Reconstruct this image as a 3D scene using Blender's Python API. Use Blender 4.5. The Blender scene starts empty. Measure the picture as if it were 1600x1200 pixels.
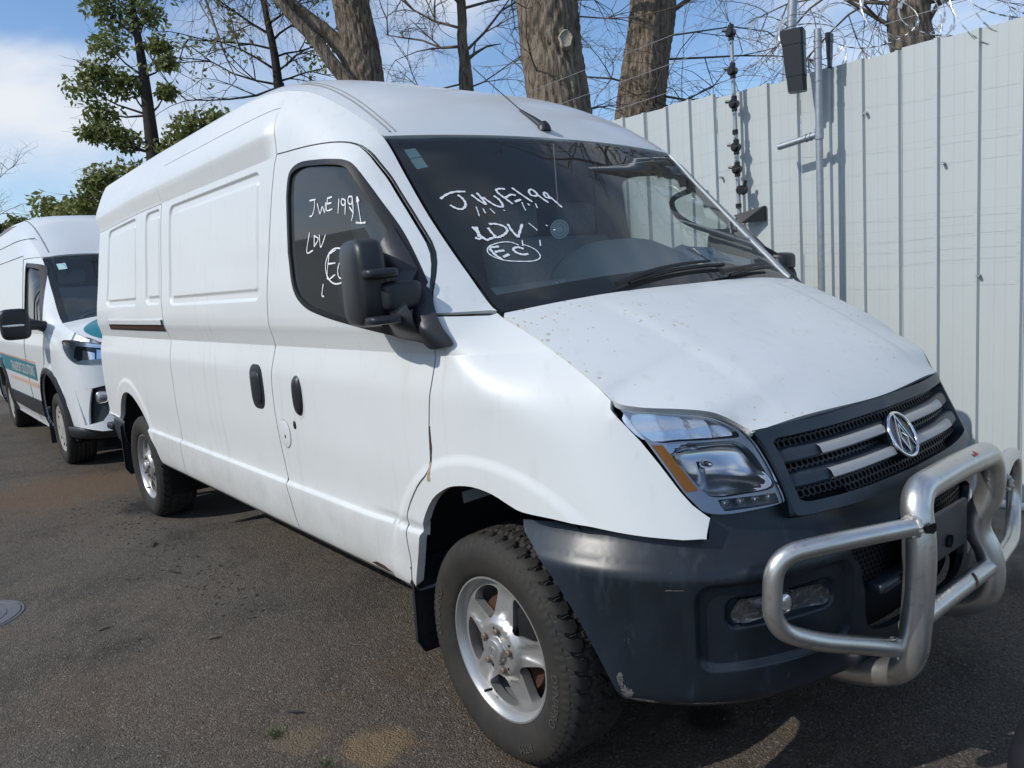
import bpy, bmesh, math, random
import numpy as np
from mathutils import Vector, Matrix
from mathutils.geometry import delaunay_2d_cdt
scene = bpy.context.scene
COL = scene.collection
R_ = math.radians
# ---------------------------------------------------------------- camera
cam_d = bpy.data.cameras.new('camera'); cam = bpy.data.objects.new('camera', cam_d); COL.objects.link(cam)
cam_d.sensor_width = 36; cam_d.lens = 36*1208.46/1600; cam_d.clip_start = .05; cam_d.clip_end = 2000
yaw, pit, rol = 2.46053, -.14095, -.07626
fw = Vector((math.cos(yaw)*math.cos(pit), math.sin(yaw)*math.cos(pit), math.sin(pit)))
rt = Vector((math.sin(yaw), -math.cos(yaw), 0)); up = rt.cross(fw)
r2 = rt*math.cos(rol)+up*math.sin(rol); u2 = -rt*math.sin(rol)+up*math.cos(rol)
M = Matrix((r2, u2, -fw)).transposed().to_4x4(); M.translation = (1.7672, -2.2350, 1.4563)
cam.matrix_world = M
scene.camera = cam
# ---------------------------------------------------------------- sun, sky, exposure
SUN = Vector((.24, .74, -.63)).normalized()          # the way the light travels
sl = bpy.data.lights.new('sun', 'SUN'); sl.energy = 2.7; sl.angle = R_(.53); sl.color = (1, .96, .90)
so = bpy.data.objects.new('sun', sl); COL.objects.link(so)
so.rotation_euler = SUN.to_track_quat('-Z', 'Y').to_euler()
W = bpy.data.worlds.new('World'); scene.world = W; W.use_nodes = True
nt = W.node_tree; nt.nodes.clear()
def wn(t, **k):
    n = nt.nodes.new(t)
    for a, b in k.items(): setattr(n, a, b)
    return n
sky = wn('ShaderNodeTexSky', sky_type='NISHITA', sun_disc=False, sun_elevation=math.asin(-SUN.z), sun_rotation=math.atan2(-SUN.x, -SUN.y), air_density=1.0, dust_density=.6, ozone_density=1.6)
geo = wn('ShaderNodeTexCoord'); mp = wn('ShaderNodeMapping'); mp.inputs['Scale'].default_value = (1, 1, 1.9); mp.inputs['Location'].default_value = (-8.51, -.63, -3.27)
n1 = wn('ShaderNodeTexNoise'); n1.inputs['Scale'].default_value = 2.6; n1.inputs['Detail'].default_value = 7; n1.inputs['Roughness'].default_value = .52; n1.inputs['Distortion'].default_value = .25
cr = wn('ShaderNodeValToRGB'); cr.color_ramp.elements[0].position = .45; cr.color_ramp.elements[1].position = .72
cr.color_ramp.interpolation = 'EASE'
b1 = wn('ShaderNodeBackground'); b1.inputs['Strength'].default_value = .135
b2 = wn('ShaderNodeBackground'); b2.inputs['Color'].default_value = (.90, .94, 1, 1); b2.inputs['Strength'].default_value = .86
mx = wn('ShaderNodeMixShader'); ow = wn('ShaderNodeOutputWorld'); L = nt.links
tint = wn('ShaderNodeMix', data_type='RGBA', blend_type='MULTIPLY'); tint.inputs[0].default_value = 1; tint.inputs[7].default_value = (.86, .98, 1.12, 1)
L.new(sky.outputs[0], tint.inputs[6]); L.new(tint.outputs[2], b1.inputs[0])
L.new(geo.outputs['Generated'], mp.inputs[0]); L.new(mp.outputs[0], n1.inputs['Vector']); L.new(n1.outputs[0], cr.inputs[0]); L.new(cr.outputs[0], mx.inputs[0])
L.new(b1.outputs[0], mx.inputs[1]); L.new(b2.outputs[0], mx.inputs[2]); L.new(mx.outputs[0], ow.inputs[0])
vs = scene.view_settings; vs.view_transform = 'Standard'; vs.look = 'None'; vs.exposure = 0.1; vs.gamma = 1; vs.use_curve_mapping = False
scene.cycles.max_bounces = 8; scene.cycles.transparent_max_bounces = 24; scene.cycles.caustics_reflective = False; scene.cycles.caustics_refractive = False
# ---------------------------------------------------------------- helpers
rnd = random.Random(7); rng = np.random.default_rng(7)
def link(o, parent=None):
    COL.objects.link(o)
    if parent is not None: o.parent = parent
    return o
def raw(name, V, F, mat, parent=None, smooth=True, normals=None, sharp=None):
    me = bpy.data.meshes.new(name); me.from_pydata([tuple(map(float, v)) for v in V], [], [tuple(int(i) for i in f) for f in F]); me.update()
    if smooth: me.polygons.foreach_set('use_smooth', [True]*len(me.polygons))
    if normals is not None: me.normals_split_custom_set_from_vertices([tuple(map(float, n)) for n in normals])
    elif sharp: me.set_sharp_from_angle(angle=R_(sharp))
    if mat is not None: me.materials.append(mat)
    return link(bpy.data.objects.new(name, me), parent)
def thing(name, label, cat, group=None, loc=(0, 0, 0), rz=0):
    o = link(bpy.data.objects.new(name, None)); o.location = loc; o.rotation_euler = (0, 0, rz); o.empty_display_size = .1
    return tag(o, label, cat, group)
def tag(o, label, cat, group=None):
    o['label'] = label; o['category'] = cat
    if group: o['group'] = group
    return o
def kind(o, k): o['kind'] = k; return o
class MB:
    """collects faces for ONE mesh"""
    def __init__(s): s.v = []; s.f = []
    def add(s, V, F):
        n = len(s.v); s.v += [tuple(map(float, v)) for v in V]; s.f += [tuple(int(i)+n for i in f) for f in F]; return s
    def box(s, c, d, R=None):
        V = [Vector((x*d[0]/2, y*d[1]/2, z*d[2]/2)) for x in (-1, 1) for y in (-1, 1) for z in (-1, 1)]
        if R is not None: V = [R @ v for v in V]
        return s.add([v+Vector(c) for v in V], [(0, 1, 3, 2), (4, 6, 7, 5), (0, 4, 5, 1), (2, 3, 7, 6), (0, 2, 6, 4), (1, 5, 7, 3)])
    def tube(s, P, r, n=10, cap=True):
        P = [Vector(p) for p in P]; m = len(P); rr = r if hasattr(r, '__len__') else [r]*m
        T = [(P[min(i+1, m-1)]-P[max(i-1, 0)]).normalized() for i in range(m)]
        a = T[0].orthogonal().normalized(); V = []
        for i in range(m):
            a = (a-T[i]*a.dot(T[i])); a = a.normalized() if a.length > 1e-6 else T[i].orthogonal().normalized(); b = T[i].cross(a)
            V += [P[i]+(a*math.cos(t)+b*math.sin(t))*rr[i] for t in [2*math.pi*k/n for k in range(n)]]
        F = [(i*n+k, i*n+(k+1) % n, (i+1)*n+(k+1) % n, (i+1)*n+k) for i in range(m-1) for k in range(n)]
        if cap: F += [tuple(range(n-1, -1, -1)), tuple((m-1)*n+k for k in range(n))]
        return s.add(V, F)
    def build(s, name, mat, parent=None, smooth=True, sharp=40): return raw(name, s.v, s.f, mat, parent, smooth, None, sharp)
def bevel_box(name, c, d, mat, parent, b=.01, seg=2, R=None):
    bm = bmesh.new(); bmesh.ops.create_cube(bm, size=1); bmesh.ops.scale(bm, vec=d, verts=bm.verts)
    bmesh.ops.bevel(bm, geom=bm.edges[:], offset=b, segments=seg, affect='EDGES', profile=.5)
    if R is not None: bmesh.ops.transform(bm, matrix=R.to_4x4(), verts=bm.verts)
    bmesh.ops.translate(bm, vec=c, verts=bm.verts)
    me = bpy.data.meshes.new(name); bm.to_mesh(me); bm.free(); me.polygons.foreach_set('use_smooth', [True]*len(me.polygons)); me.set_sharp_from_angle(angle=R_(50)); me.materials.append(mat)
    return link(bpy.data.objects.new(name, me), parent)
def catmull(P, n=6, closed=False):
    P = [np.array(p, float) for p in P]; m = len(P); out = []
    for i in range(m if closed else m-1):
        p1, p2 = P[i], P[(i+1) % m]; p0 = P[i-1] if (closed or i > 0) else 2*p1-p2; p3 = P[(i+2) % m] if (closed or i+2 < m) else 2*p2-p1
        for k in range(n):
            t = k/n; out.append(.5*((2*p1)+(-p0+p2)*t+(2*p0-5*p1+4*p2-p3)*t*t+(-p0+3*p1-3*p2+p3)*t**3))
    if not closed: out.append(P[-1])
    return np.array(out)
def fillet(P, r, n=6):
    """polyline with rounded corners (3-D)"""
    P = [Vector(p) for p in P]; out = [P[0]]
    for i in range(1, len(P)-1):
        a = (P[i-1]-P[i]); b = (P[i+1]-P[i]); rr = min(r, a.length*.49, b.length*.49); A = P[i]+a.normalized()*rr; B = P[i]+b.normalized()*rr
        for k in range(n+1):
            t = k/n; out.append(A*(1-t)**2+P[i]*2*t*(1-t)+B*t*t)
    out.append(P[-1]); return out
def resample(P, d, closed=True):
    P = np.array(P, float); Q = np.vstack([P, P[:1]]) if closed else P; out = []
    for a, b in zip(Q[:-1], Q[1:]):
        k = max(1, int(round(np.hypot(*(b-a))/d)))
        for i in range(k): out.append(a+(b-a)*i/k)
    if not closed: out.append(Q[-1])
    return np.array(out)
def inside(poly, pts):
    x, y = pts[:, 0], pts[:, 1]; r = np.zeros(len(pts), bool)
    a = poly; b = np.roll(poly, -1, axis=0)
    for (x0, y0), (x1, y1) in zip(a, b):
        if y0 == y1: continue
        c = ((y0 > y) != (y1 > y)); r ^= c & (x < (x1-x0)*(y-y0)/(y1-y0)+x0)
    return r
def area(P): x, y = P[:, 0], P[:, 1]; return .5*np.sum(x*np.roll(y, -1)-y*np.roll(x, -1))
def inset(P, g):
    if g == 0: return P
    s = 1 if area(P) > 0 else -1
    t = np.roll(P, -1, 0)-np.roll(P, 1, 0); t /= np.maximum(np.linalg.norm(t, axis=1, keepdims=True), 1e-9)
    return P+s*g*np.stack([-t[:, 1], t[:, 0]], 1)
def bdist(pts, loop):
    m = np.full(len(pts), 1e9)
    for i in range(0, len(pts), 4000):
        m[i:i+4000] = np.sqrt(((pts[i:i+4000, None]-loop[None])**2).sum(2)).min(1)
    return m
AVOID = [None]
def tri(outline, holes=(), step=.04, bstep=None, gap=0, extra=None):
    bs = bstep or step; loops = [inset(resample(np.array(outline, float), bs), gap)]
    for h in holes: loops.append(inset(resample(np.array(h, float), bs), -gap))
    lo, hi = loops[0].min(0), loops[0].max(0)
    gx, gy = np.meshgrid(np.arange(lo[0]+step*.5, hi[0], step), np.arange(lo[1]+step*.5, hi[1], step)); pts = np.stack([gx.ravel(), gy.ravel()], 1)
    pts = pts+(rng.random(pts.shape)-.5)*step*.02
    if AVOID[0] is not None: pts = pts[~AVOID[0](pts)]
    if extra is not None and len(extra): pts = np.vstack([pts, np.array(extra, float)])
    ok = inside(loops[0], pts)
    for h in loops[1:]: ok &= ~inside(h, pts)
    pts = pts[ok]
    if len(pts): pts = pts[bdist(pts, np.vstack(loops)) > bs*.35]
    V = np.vstack(loops+[pts]); E = []; k = 0
    for l in loops: E += [(k+i, k+(i+1) % len(l)) for i in range(len(l))]; k += len(l)
    r = delaunay_2d_cdt([Vector(v) for v in V], E, [], 0, 1e-7)
    V2 = np.array([tuple(v) for v in r[0]]); T = np.array([t for t in r[2] if len(t) == 3])
    c = V2[T].mean(1); ok = inside(loops[0], c)
    for h in loops[1:]: ok &= ~inside(h, c)
    T = T[ok]
    a, b, d = V2[T[:, 0]], V2[T[:, 1]], V2[T[:, 2]]; s = (b[:, 0]-a[:, 0])*(d[:, 1]-a[:, 1])-(b[:, 1]-a[:, 1])*(d[:, 0]-a[:, 0])
    T[s < 0] = T[s < 0][:, ::-1]
    return V2, T, loops
def surf_pts(mapf, V, out, e=.0012):
    P = np.stack(mapf(V[:, 0], V[:, 1]), 1); A = np.stack(mapf(V[:, 0]+e, V[:, 1]), 1)-np.stack(mapf(V[:, 0]-e, V[:, 1]), 1); B = np.stack(mapf(V[:, 0], V[:, 1]+e), 1)-np.stack(mapf(V[:, 0], V[:, 1]-e), 1)
    N = np.cross(A, B); N /= np.maximum(np.linalg.norm(N, axis=1, keepdims=True), 1e-12)
    s = 1 if (N @ np.array(out, float)).mean() > 0 else -1
    return P, N*s, s
MIR = np.array([1, -1, 1.])
def patch(name, mapf, out, outline, mat, parent=None, holes=(), step=.04, bstep=None, gap=.002, flange=.012, extra=None, off=0, far=False, T0=None):
    V2, T, loops = T0 if T0 is not None else tri(outline, holes, step, bstep, gap, extra)
    P, N, s = surf_pts(mapf, V2, out); P = P+N*off
    F = T if s > 0 else T[:, ::-1]
    VV, NN, FF = [P], [N], [F]; base = len(P)
    if flange:
        for li, l in enumerate(loops):
            p, n, _ = surf_pts(mapf, l, out); p = p+n*off; t = np.roll(p, -1, 0)-np.roll(p, 1, 0); w = np.cross(t, n); w /= np.maximum(np.linalg.norm(w, axis=1, keepdims=True), 1e-9)
            ccw = area(l) > 0; sg = (1 if ccw else -1)*s*(1 if li == 0 else -1); w = w*sg
            m = len(l); VV += [p, p-n*flange]; NN += [w, w]; i = np.arange(m); j = (i+1) % m
            q = np.stack([base+i, base+m+i, base+m+j, base+j], 1)
            if sg < 0: q = q[:, ::-1]
            FF.append(q); base += 2*m
    V = np.vstack(VV); Nn = np.vstack(NN); faces = [tuple(r) for a in FF for r in a]
    if far: V = V*MIR; Nn = Nn*MIR; faces = [f[::-1] for f in faces]
    return raw(name, V, faces, mat, parent, True, Nn)
def both(name, mapf, out, outline, mat, parent, **k):
    T0 = tri(outline, k.pop('holes', ()), k.pop('step', .04), k.pop('bstep', None), k.pop('gap', .002), k.pop('extra', None))
    pa = parent if isinstance(parent, (tuple, list)) else (parent, parent)
    return patch(name, mapf, out, outline, mat, pa[0], T0=T0, **k), patch(name, mapf, out, outline, mat, pa[1], T0=T0, far=True, **k)
def grid_obj(name, Pn, mat, parent, closed_u=False, closed_v=False, flip=False, sharp=None):
    """Pn: array (nu, nv, 3)"""
    nu, nv = Pn.shape[:2]; F = []
    for i in range(nu if closed_u else nu-1):
        for j in range(nv if closed_v else nv-1):
            q = (i*nv+j, ((i+1) % nu)*nv+j, ((i+1) % nu)*nv+(j+1) % nv, i*nv+(j+1) % nv); F.append(q[::-1] if flip else q)
    return raw(name, Pn.reshape(-1, 3), F, mat, parent, True, None, sharp)
def lathe(prof, n=48, axis='y'):
    """prof: (axial, radius); returns V,F about local y"""
    V = [(r*math.cos(2*math.pi*k/n), a, r*math.sin(2*math.pi*k/n)) for a, r in prof for k in range(n)]
    m = len(prof); F = [(i*n+k, i*n+(k+1) % n, (i+1)*n+(k+1) % n, (i+1)*n+k) for i in range(m-1) for k in range(n)]
    return V, F
def dup(o, parent=None):
    c = o.copy(); COL.objects.link(c); c.parent = parent
    for ch in list(o.children): dup(ch, c)
    return c
def text_mesh(s, size, bold=0):
    cu = bpy.data.curves.new('t', 'FONT'); cu.body = s; cu.size = size; cu.align_x = 'CENTER'; cu.resolution_u = 3; cu.offset = .012*size*bold
    ob = bpy.data.objects.new('t', cu); COL.objects.link(ob); dg = bpy.context.evaluated_depsgraph_get(); me = bpy.data.meshes.new_from_object(ob.evaluated_get(dg))
    V = np.array([v.co[:] for v in me.vertices]); F = [tuple(p.vertices) for p in me.polygons]
    bpy.data.objects.remove(ob); bpy.data.curves.remove(cu); bpy.data.meshes.remove(me); return V, F
# ---------------------------------------------------------------- materials
def mat(name, col, rough=.5, metal=0, coat=0, spec=.5, var=None, bump=None, vs=(1, 1, 1), world=False):
    """var = (scale, amount, colour2, lo, hi) colour variation; bump = (scale, strength, distance)"""
    m = bpy.data.materials.new(name); m.use_nodes = True; t = m.node_tree; b = t.nodes['Principled BSDF']
    b.inputs['Base Color'].default_value = (*col, 1); b.inputs['Roughness'].default_value = rough; b.inputs['Metallic'].default_value = metal
    b.inputs['Coat Weight'].default_value = coat; b.inputs['Coat Roughness'].default_value = .06; b.inputs['Specular IOR Level'].default_value = spec
    tc = t.nodes.new('ShaderNodeTexCoord'); src = t.nodes.new('ShaderNodeNewGeometry').outputs['Position'] if world else tc.outputs['Object']
    if vs != (1, 1, 1):
        mpn = t.nodes.new('ShaderNodeMapping'); mpn.inputs['Scale'].default_value = vs; t.links.new(src, mpn.inputs[0]); src = mpn.outputs[0]
    last = None
    for (sc, amt, c2, lo, hi) in (var or []):
        n = t.nodes.new('ShaderNodeTexNoise'); n.inputs['Scale'].default_value = sc; n.inputs['Detail'].default_value = 6; n.inputs['Roughness'].default_value = .6; t.links.new(src, n.inputs['Vector'])
        r = t.nodes.new('ShaderNodeMapRange'); r.inputs[1].default_value = lo; r.inputs[2].default_value = hi; r.inputs[4].default_value = amt; t.links.new(n.outputs[0], r.inputs[0])
        x = t.nodes.new('ShaderNodeMix'); x.data_type = 'RGBA'; x.inputs[7].default_value = (*c2, 1); t.links.new(r.outputs[0], x.inputs[0])
        if last is None: x.inputs[6].default_value = (*col, 1)
        else: t.links.new(last, x.inputs[6])
        last = x.outputs[2]
    if last is not None: t.links.new(last, b.inputs['Base Color'])
    if bump:
        n = t.nodes.new('ShaderNodeTexNoise'); n.inputs['Scale'].default_value = bump[0]; n.inputs['Detail'].default_value = 5; t.links.new(src, n.inputs['Vector'])
        bp = t.nodes.new('ShaderNodeBump'); bp.inputs['Strength'].default_value = bump[1]; bp.inputs['Distance'].default_value = bump[2]; t.links.new(n.outputs[0], bp.inputs['Height']); t.links.new(bp.outputs[0], b.inputs['Normal'])
    return m
def glass(name, tint, ior=1.5, rough=0.0, dust=0.0):
    m = bpy.data.materials.new(name); m.use_nodes = True; t = m.node_tree; t.nodes.clear()
    o = t.nodes.new('ShaderNodeOutputMaterial'); a = t.nodes.new('ShaderNodeBsdfTransparent'); a.inputs[0].default_value = (*tint, 1)
    g = t.nodes.new('ShaderNodeBsdfGlossy'); g.inputs['Roughness'].default_value = rough; fr = t.nodes.new('ShaderNodeFresnel'); fr.inputs[0].default_value = ior
    x = t.nodes.new('ShaderNodeMixShader'); t.links.new(fr.outputs[0], x.inputs[0]); t.links.new(a.outputs[0], x.inputs[1]); t.links.new(g.outputs[0], x.inputs[2]); last = x.outputs[0]
    if dust:                                  # thin film of dust on the pane
        d = t.nodes.new('ShaderNodeBsdfDiffuse'); d.inputs[0].default_value = (.62, .66, .64, 1); y = t.nodes.new('ShaderNodeMixShader'); y.inputs[0].default_value = dust; t.links.new(last, y.inputs[1]); t.links.new(d.outputs[0], y.inputs[2]); last = y.outputs[0]
    t.links.new(last, o.inputs[0])
    return m
def paint_white(name, rust=False):
    m = mat(name, (.715, .742, .738), .42, 0, .22, .5, [(1.3, .35, (.63, .66, .655), .45, .8), (6, .25, (.60, .61, .58), .55, .8)])
    t = m.node_tree; b = t.nodes['Principled BSDF']; tc = t.nodes['Texture Coordinate']
    cur = b.inputs['Base Color'].links[0].from_socket
    # rain streaks running down the panels
    mp = t.nodes.new('ShaderNodeMapping'); mp.inputs['Scale'].default_value = (26, 26, 1.1); t.links.new(tc.outputs['Object'], mp.inputs[0])
    n = t.nodes.new('ShaderNodeTexNoise'); n.inputs['Scale'].default_value = 1; n.inputs['Detail'].default_value = 4; t.links.new(mp.outputs[0], n.inputs['Vector'])
    r = t.nodes.new('ShaderNodeMapRange'); r.inputs[1].default_value = .58; r.inputs[2].default_value = .82; r.inputs[4].default_value = .45; t.links.new(n.outputs[0], r.inputs[0])
    x = t.nodes.new('ShaderNodeMix'); x.data_type = 'RGBA'; x.inputs[7].default_value = (.54, .54, .50, 1); t.links.new(r.outputs[0], x.inputs[0]); t.links.new(cur, x.inputs[6]); cur = x.outputs[2]
    # road grime thrown up along the sills
    sx = t.nodes.new('ShaderNodeSeparateXYZ'); t.links.new(tc.outputs['Object'], sx.inputs[0]); ng = t.nodes.new('ShaderNodeTexNoise'); ng.inputs['Scale'].default_value = 5; ng.inputs['Detail'].default_value = 8; ng.inputs['Roughness'].default_value = .7; t.links.new(tc.outputs['Object'], ng.inputs['Vector'])
    ma = t.nodes.new('ShaderNodeMath'); ma.operation = 'MULTIPLY_ADD'; ma.inputs[1].default_value = -.55; t.links.new(ng.outputs[0], ma.inputs[0]); t.links.new(sx.outputs[2], ma.inputs[2])
    rg = t.nodes.new('ShaderNodeMapRange'); rg.inputs[1].default_value = .42; rg.inputs[2].default_value = .16; rg.inputs[4].default_value = .42; t.links.new(ma.outputs[0], rg.inputs[0])
    xg = t.nodes.new('ShaderNodeMix'); xg.data_type = 'RGBA'; xg.inputs[7].default_value = (.36, .33, .28, 1); t.links.new(rg.outputs[0], xg.inputs[0]); t.links.new(cur, xg.inputs[6]); cur = xg.outputs[2]
    if rust:
        vo = t.nodes.new('ShaderNodeTexVoronoi'); vo.inputs['Scale'].default_value = 44; t.links.new(tc.outputs['Object'], vo.inputs['Vector'])
        n2 = t.nodes.new('ShaderNodeTexNoise'); n2.inputs['Scale'].default_value = 3.2; n2.inputs['Detail'].default_value = 3; t.links.new(tc.outputs['Object'], n2.inputs['Vector'])
        rs = t.nodes.new('ShaderNodeMapRange'); rs.inputs[1].default_value = .38; rs.inputs[2].default_value = .66; rs.inputs[3].default_value = .0; rs.inputs[4].default_value = .37; t.links.new(n2.outputs[0], rs.inputs[0])
        sep = t.nodes.new('ShaderNodeSeparateColor'); t.links.new(vo.outputs['Color'], sep.inputs[0])
        mu = t.nodes.new('ShaderNodeMath'); mu.operation = 'MULTIPLY'; t.links.new(rs.outputs[0], mu.inputs[0]); t.links.new(sep.outputs[0], mu.inputs[1])
        n3 = t.nodes.new('ShaderNodeTexNoise'); n3.inputs['Scale'].default_value = 160; t.links.new(tc.outputs['Object'], n3.inputs['Vector'])
        ad = t.nodes.new('ShaderNodeMath'); ad.operation = 'MULTIPLY_ADD'; ad.inputs[1].default_value = .26; ad.inputs[2].default_value = -.12; t.links.new(n3.outputs[0], ad.inputs[0])
        a2 = t.nodes.new('ShaderNodeMath'); a2.operation = 'ADD'; t.links.new(vo.outputs['Distance'], a2.inputs[0]); t.links.new(ad.outputs[0], a2.inputs[1])
        lt = t.nodes.new('ShaderNodeMath'); lt.operation = 'LESS_THAN'; t.links.new(a2.outputs[0], lt.inputs[0]); t.links.new(mu.outputs[0], lt.inputs[1])
        mm = t.nodes.new('ShaderNodeMath'); mm.operation = 'MULTIPLY'; mm.inputs[1].default_value = .62; t.links.new(lt.outputs[0], mm.inputs[0])
        x2 = t.nodes.new('ShaderNodeMix'); x2.data_type = 'RGBA'; x2.inputs[7].default_value = (.46, .32, .12, 1); t.links.new(mm.outputs[0], x2.inputs[0]); t.links.new(cur, x2.inputs[6]); cur = x2.outputs[2]
    t.links.new(cur, b.inputs['Base Color']); return m
M_white = paint_white('white_paint'); M_rusty = paint_white('white_paint_rust_specks', True)
M_plain = mat('white_plain_paint', (.72, .75, .75), .35, 0, .4)
M_black = mat('black_plastic', (.018, .020, .024), .42, 0, 0, .5, [(5, .6, (.034, .037, .043), .4, .8)], (420, .25, .0006))
M_bump = mat('bumper_plastic', (.0075, .011, .016), .36, 0, 0, .5, [(3, .8, (.024, .036, .052), .42, .70), (17, .45, (.07, .092, .12), .60, .82), (75, .5, (.20, .21, .22), .68, .80)], (300, .18, .0005), (1, 1, .35))
M_mesh = mat('grille_mesh', (.008, .010, .013), .5)
M_grille = mat('grille_plastic', (.015, .024, .036), .38, 0, 0, .5, [(6, .6, (.045, .055, .07), .45, .8)])
M_grey = mat('grey_trim', (.30, .30, .30), .4, .2)
M_rubber = mat('rubber', (.027, .026, .024), .75, 0, 0, .35, [(9, .6, (.055, .048, .039), .4, .75), (40, .5, (.10, .085, .06), .6, .8)], (260, .3, .0008))
M_seal = mat('black_rubber_seal', (.012, .012, .013), .5)
M_dark = mat('dark_underside', (.014, .014, .014), .85, 0, 0, .2)
M_int = mat('cab_grey_plastic', (.42, .46, .455), .6, 0, 0, .4, None, (300, .2, .0005))
M_intd = mat('cab_dark_trim', (.085, .092, .10), .7)
M_fabric = mat('seat_fabric', (.24, .265, .275), .9, 0, 0, .2, [(60, .6, (.32, .34, .35), .4, .7)])
M_chrome = mat('chrome', (.82, .83, .85), .10, 1)
M_reflect = mat('lamp_reflector', (.86, .88, .90), .24, .95, 0, .5, None, (46, .35, .004))
M_alloy = mat('alloy', (.50, .50, .49), .40, .7, 0, .5, [(14, .5, (.44, .42, .39), .45, .8)])
M_bar = mat('polished_aluminium', (.66, .655, .64), .34, .9, 0, .5, [(3, .8, (.60, .57, .50), .42, .62), (26, .6, (.30, .27, .23), .58, .8), (70, .5, (.16, .15, .14), .66, .76)], (70, .22, .0015))
M_galv = mat('galvanised_steel', (.40, .43, .46), .45, .65, 0, .5, [(35, .6, (.26, .29, .32), .4, .7)])
M_rust = mat('rusty_iron', (.085, .040, .022), .85, .1, 0, .3, [(20, .8, (.038, .024, .018), .4, .7)])
M_bolt = mat('corroded_bolt', (.22, .17, .13), .6, .5)
M_amber = mat('amber_lens', (1.0, .32, .0), .35, 0, 0, .2)
M_wsglass = glass('windscreen_glass', (.86, .93, .915), dust=.035); M_lens = glass('lamp_lens', (.94, .95, .96)); M_glassd = glass('side_glass', (.80, .85, .835), dust=.07)
M_ink = mat('white_marker', (.82, .84, .86), .7)
M_stick = mat('sticker_paper', (.55, .80, .76), .6); M_stickb = mat('sticker_blue', (.08, .35, .55), .6); M_paper = mat('paper_white', (.80, .82, .78), .7); M_paperb = mat('paper_blue', (.10, .38, .58), .6)
M_teal = mat('teal_vinyl', (.015, .20, .25), .4, 0, .3); M_orange = mat('orange_vinyl', (.62, .22, .12), .4)
M_cream = mat('dust_cover', (.55, .56, .52), .6)
# ---------------------------------------------------------------- the van's surfaces (x forward from the front axle, y to its left, z up)
def pchip(xs,ys):
    xs=np.array(xs,float); ys=np.array(ys,float); h=np.diff(xs); d=np.diff(ys)/h
    m=np.zeros_like(xs); m[0]=d[0]; m[-1]=d[-1]
    for i in range(1,len(xs)-1):
        if d[i-1]*d[i]>0:
            w1=2*h[i]+h[i-1]; w2=h[i]+2*h[i-1]
            m[i]=(w1+w2)/(w1/d[i-1]+w2/d[i])
    def fn(x):
        x=np.clip(np.asarray(x,float),xs[0],xs[-1]); i=np.clip(np.searchsorted(xs,x)-1,0,len(xs)-2)
        t=(x-xs[i])/h[i]; t2=t*t; t3=t2*t
        return (2*t3-3*t2+1)*ys[i]+(t3-2*t2+t)*h[i]*m[i]+(-2*t3+3*t2)*ys[i+1]+(t3-t2)*h[i]*m[i+1]
    return fn
def sstep(a,b,x):
    t=np.clip((np.asarray(x,float)-a)/(b-a),0,1); return t*t*(3-2*t)
# ---- main van surfaces: x forward from the front axle, y left, z up
H_lo=pchip([.40,.455,.48,.55,.643,.650,.664,.670,.9,1.10,1.236],[.925,.972,.980,.987,.991,.9905,.9755,.975,.984,.984,.962])
H_hi=pchip([1.236,1.28,1.325,1.36,1.42,1.6,1.8,1.93,1.985],[.962,.975,.988,.990,.988,.967,.943,.924,.9135])
H_to=pchip([1.985,2.03,2.06,2.075,2.09,2.2,2.31,2.36,2.5],[.9135,.9225,.9285,.930,.927,.867,.797,.757,.62])
H_cab=pchip([1.7,1.8,1.93,2.0,2.1,2.2,2.31,2.5],[.955,.943,.924,.912,.890,.852,.797,.66])
def Hw(z): z=np.asarray(z,float); return np.where(z<1.236,H_lo(z),np.where(z<1.985,H_hi(z),H_to(z)))
def Hx(x,z):
    w=sstep(-1.34,-1.22,x)*sstep(1.8,1.93,z); return Hw(z)*(1-w)+w*H_cab(z)
ze=pchip([-4.62,-4.5,-3,-1.9,-1.6,-1.35,-1.15,-.95,-.78,-.644,-.50,-.33,-.17,-.036,.1,.2,.3,.365,.415,.46,.532,.572,.60,.62,.648,.75],
         [2.305,2.31,2.315,2.312,2.30,2.27,2.225,2.145,2.055,1.965,1.81,1.63,1.47,1.348,1.288,1.24,1.187,1.146,1.108,1.095,1.082,1.07,1.05,1.03,1.012,.97])
ye=pchip([-4.62,-4.4,-3,-1.6,-1.2,-.95,-.644,-.33,-.036,.2,.415,.46,.532,.572,.60,.62,.648,.75],[.772,.775,.785,.785,.785,.785,.769,.795,.80,.805,.80,.77,.686,.632,.594,.57,.55,.45])
U_=pchip([-4.62,-1.6,-1.0,-.75,-.644,-.3,-.036,.15,.41,.648],[.20,.20,.22,.19,.16,.135,.16,.20,.16,.10])
Cy=pchip([0,.25,.45,.567,.65,.745,.80,.85,.90,.945,.97,.985],[.815,.805,.775,.735,.695,.632,.57,.50,.40,.26,.12,-.1])
_ys=np.linspace(0,.985,400); _cs=Cy(_ys)
def Yinv(xp): return np.interp(-np.asarray(xp,float),-_cs,_ys)   # half width on the nose plan curve
_rt=pchip([.4,1.0,1.6,2.05,2.3,2.5],[.006,.010,.045,.060,.018,.0])
def rtap(x,z): return sstep(-3.1,-4.7,x)*_rt(z)
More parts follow.
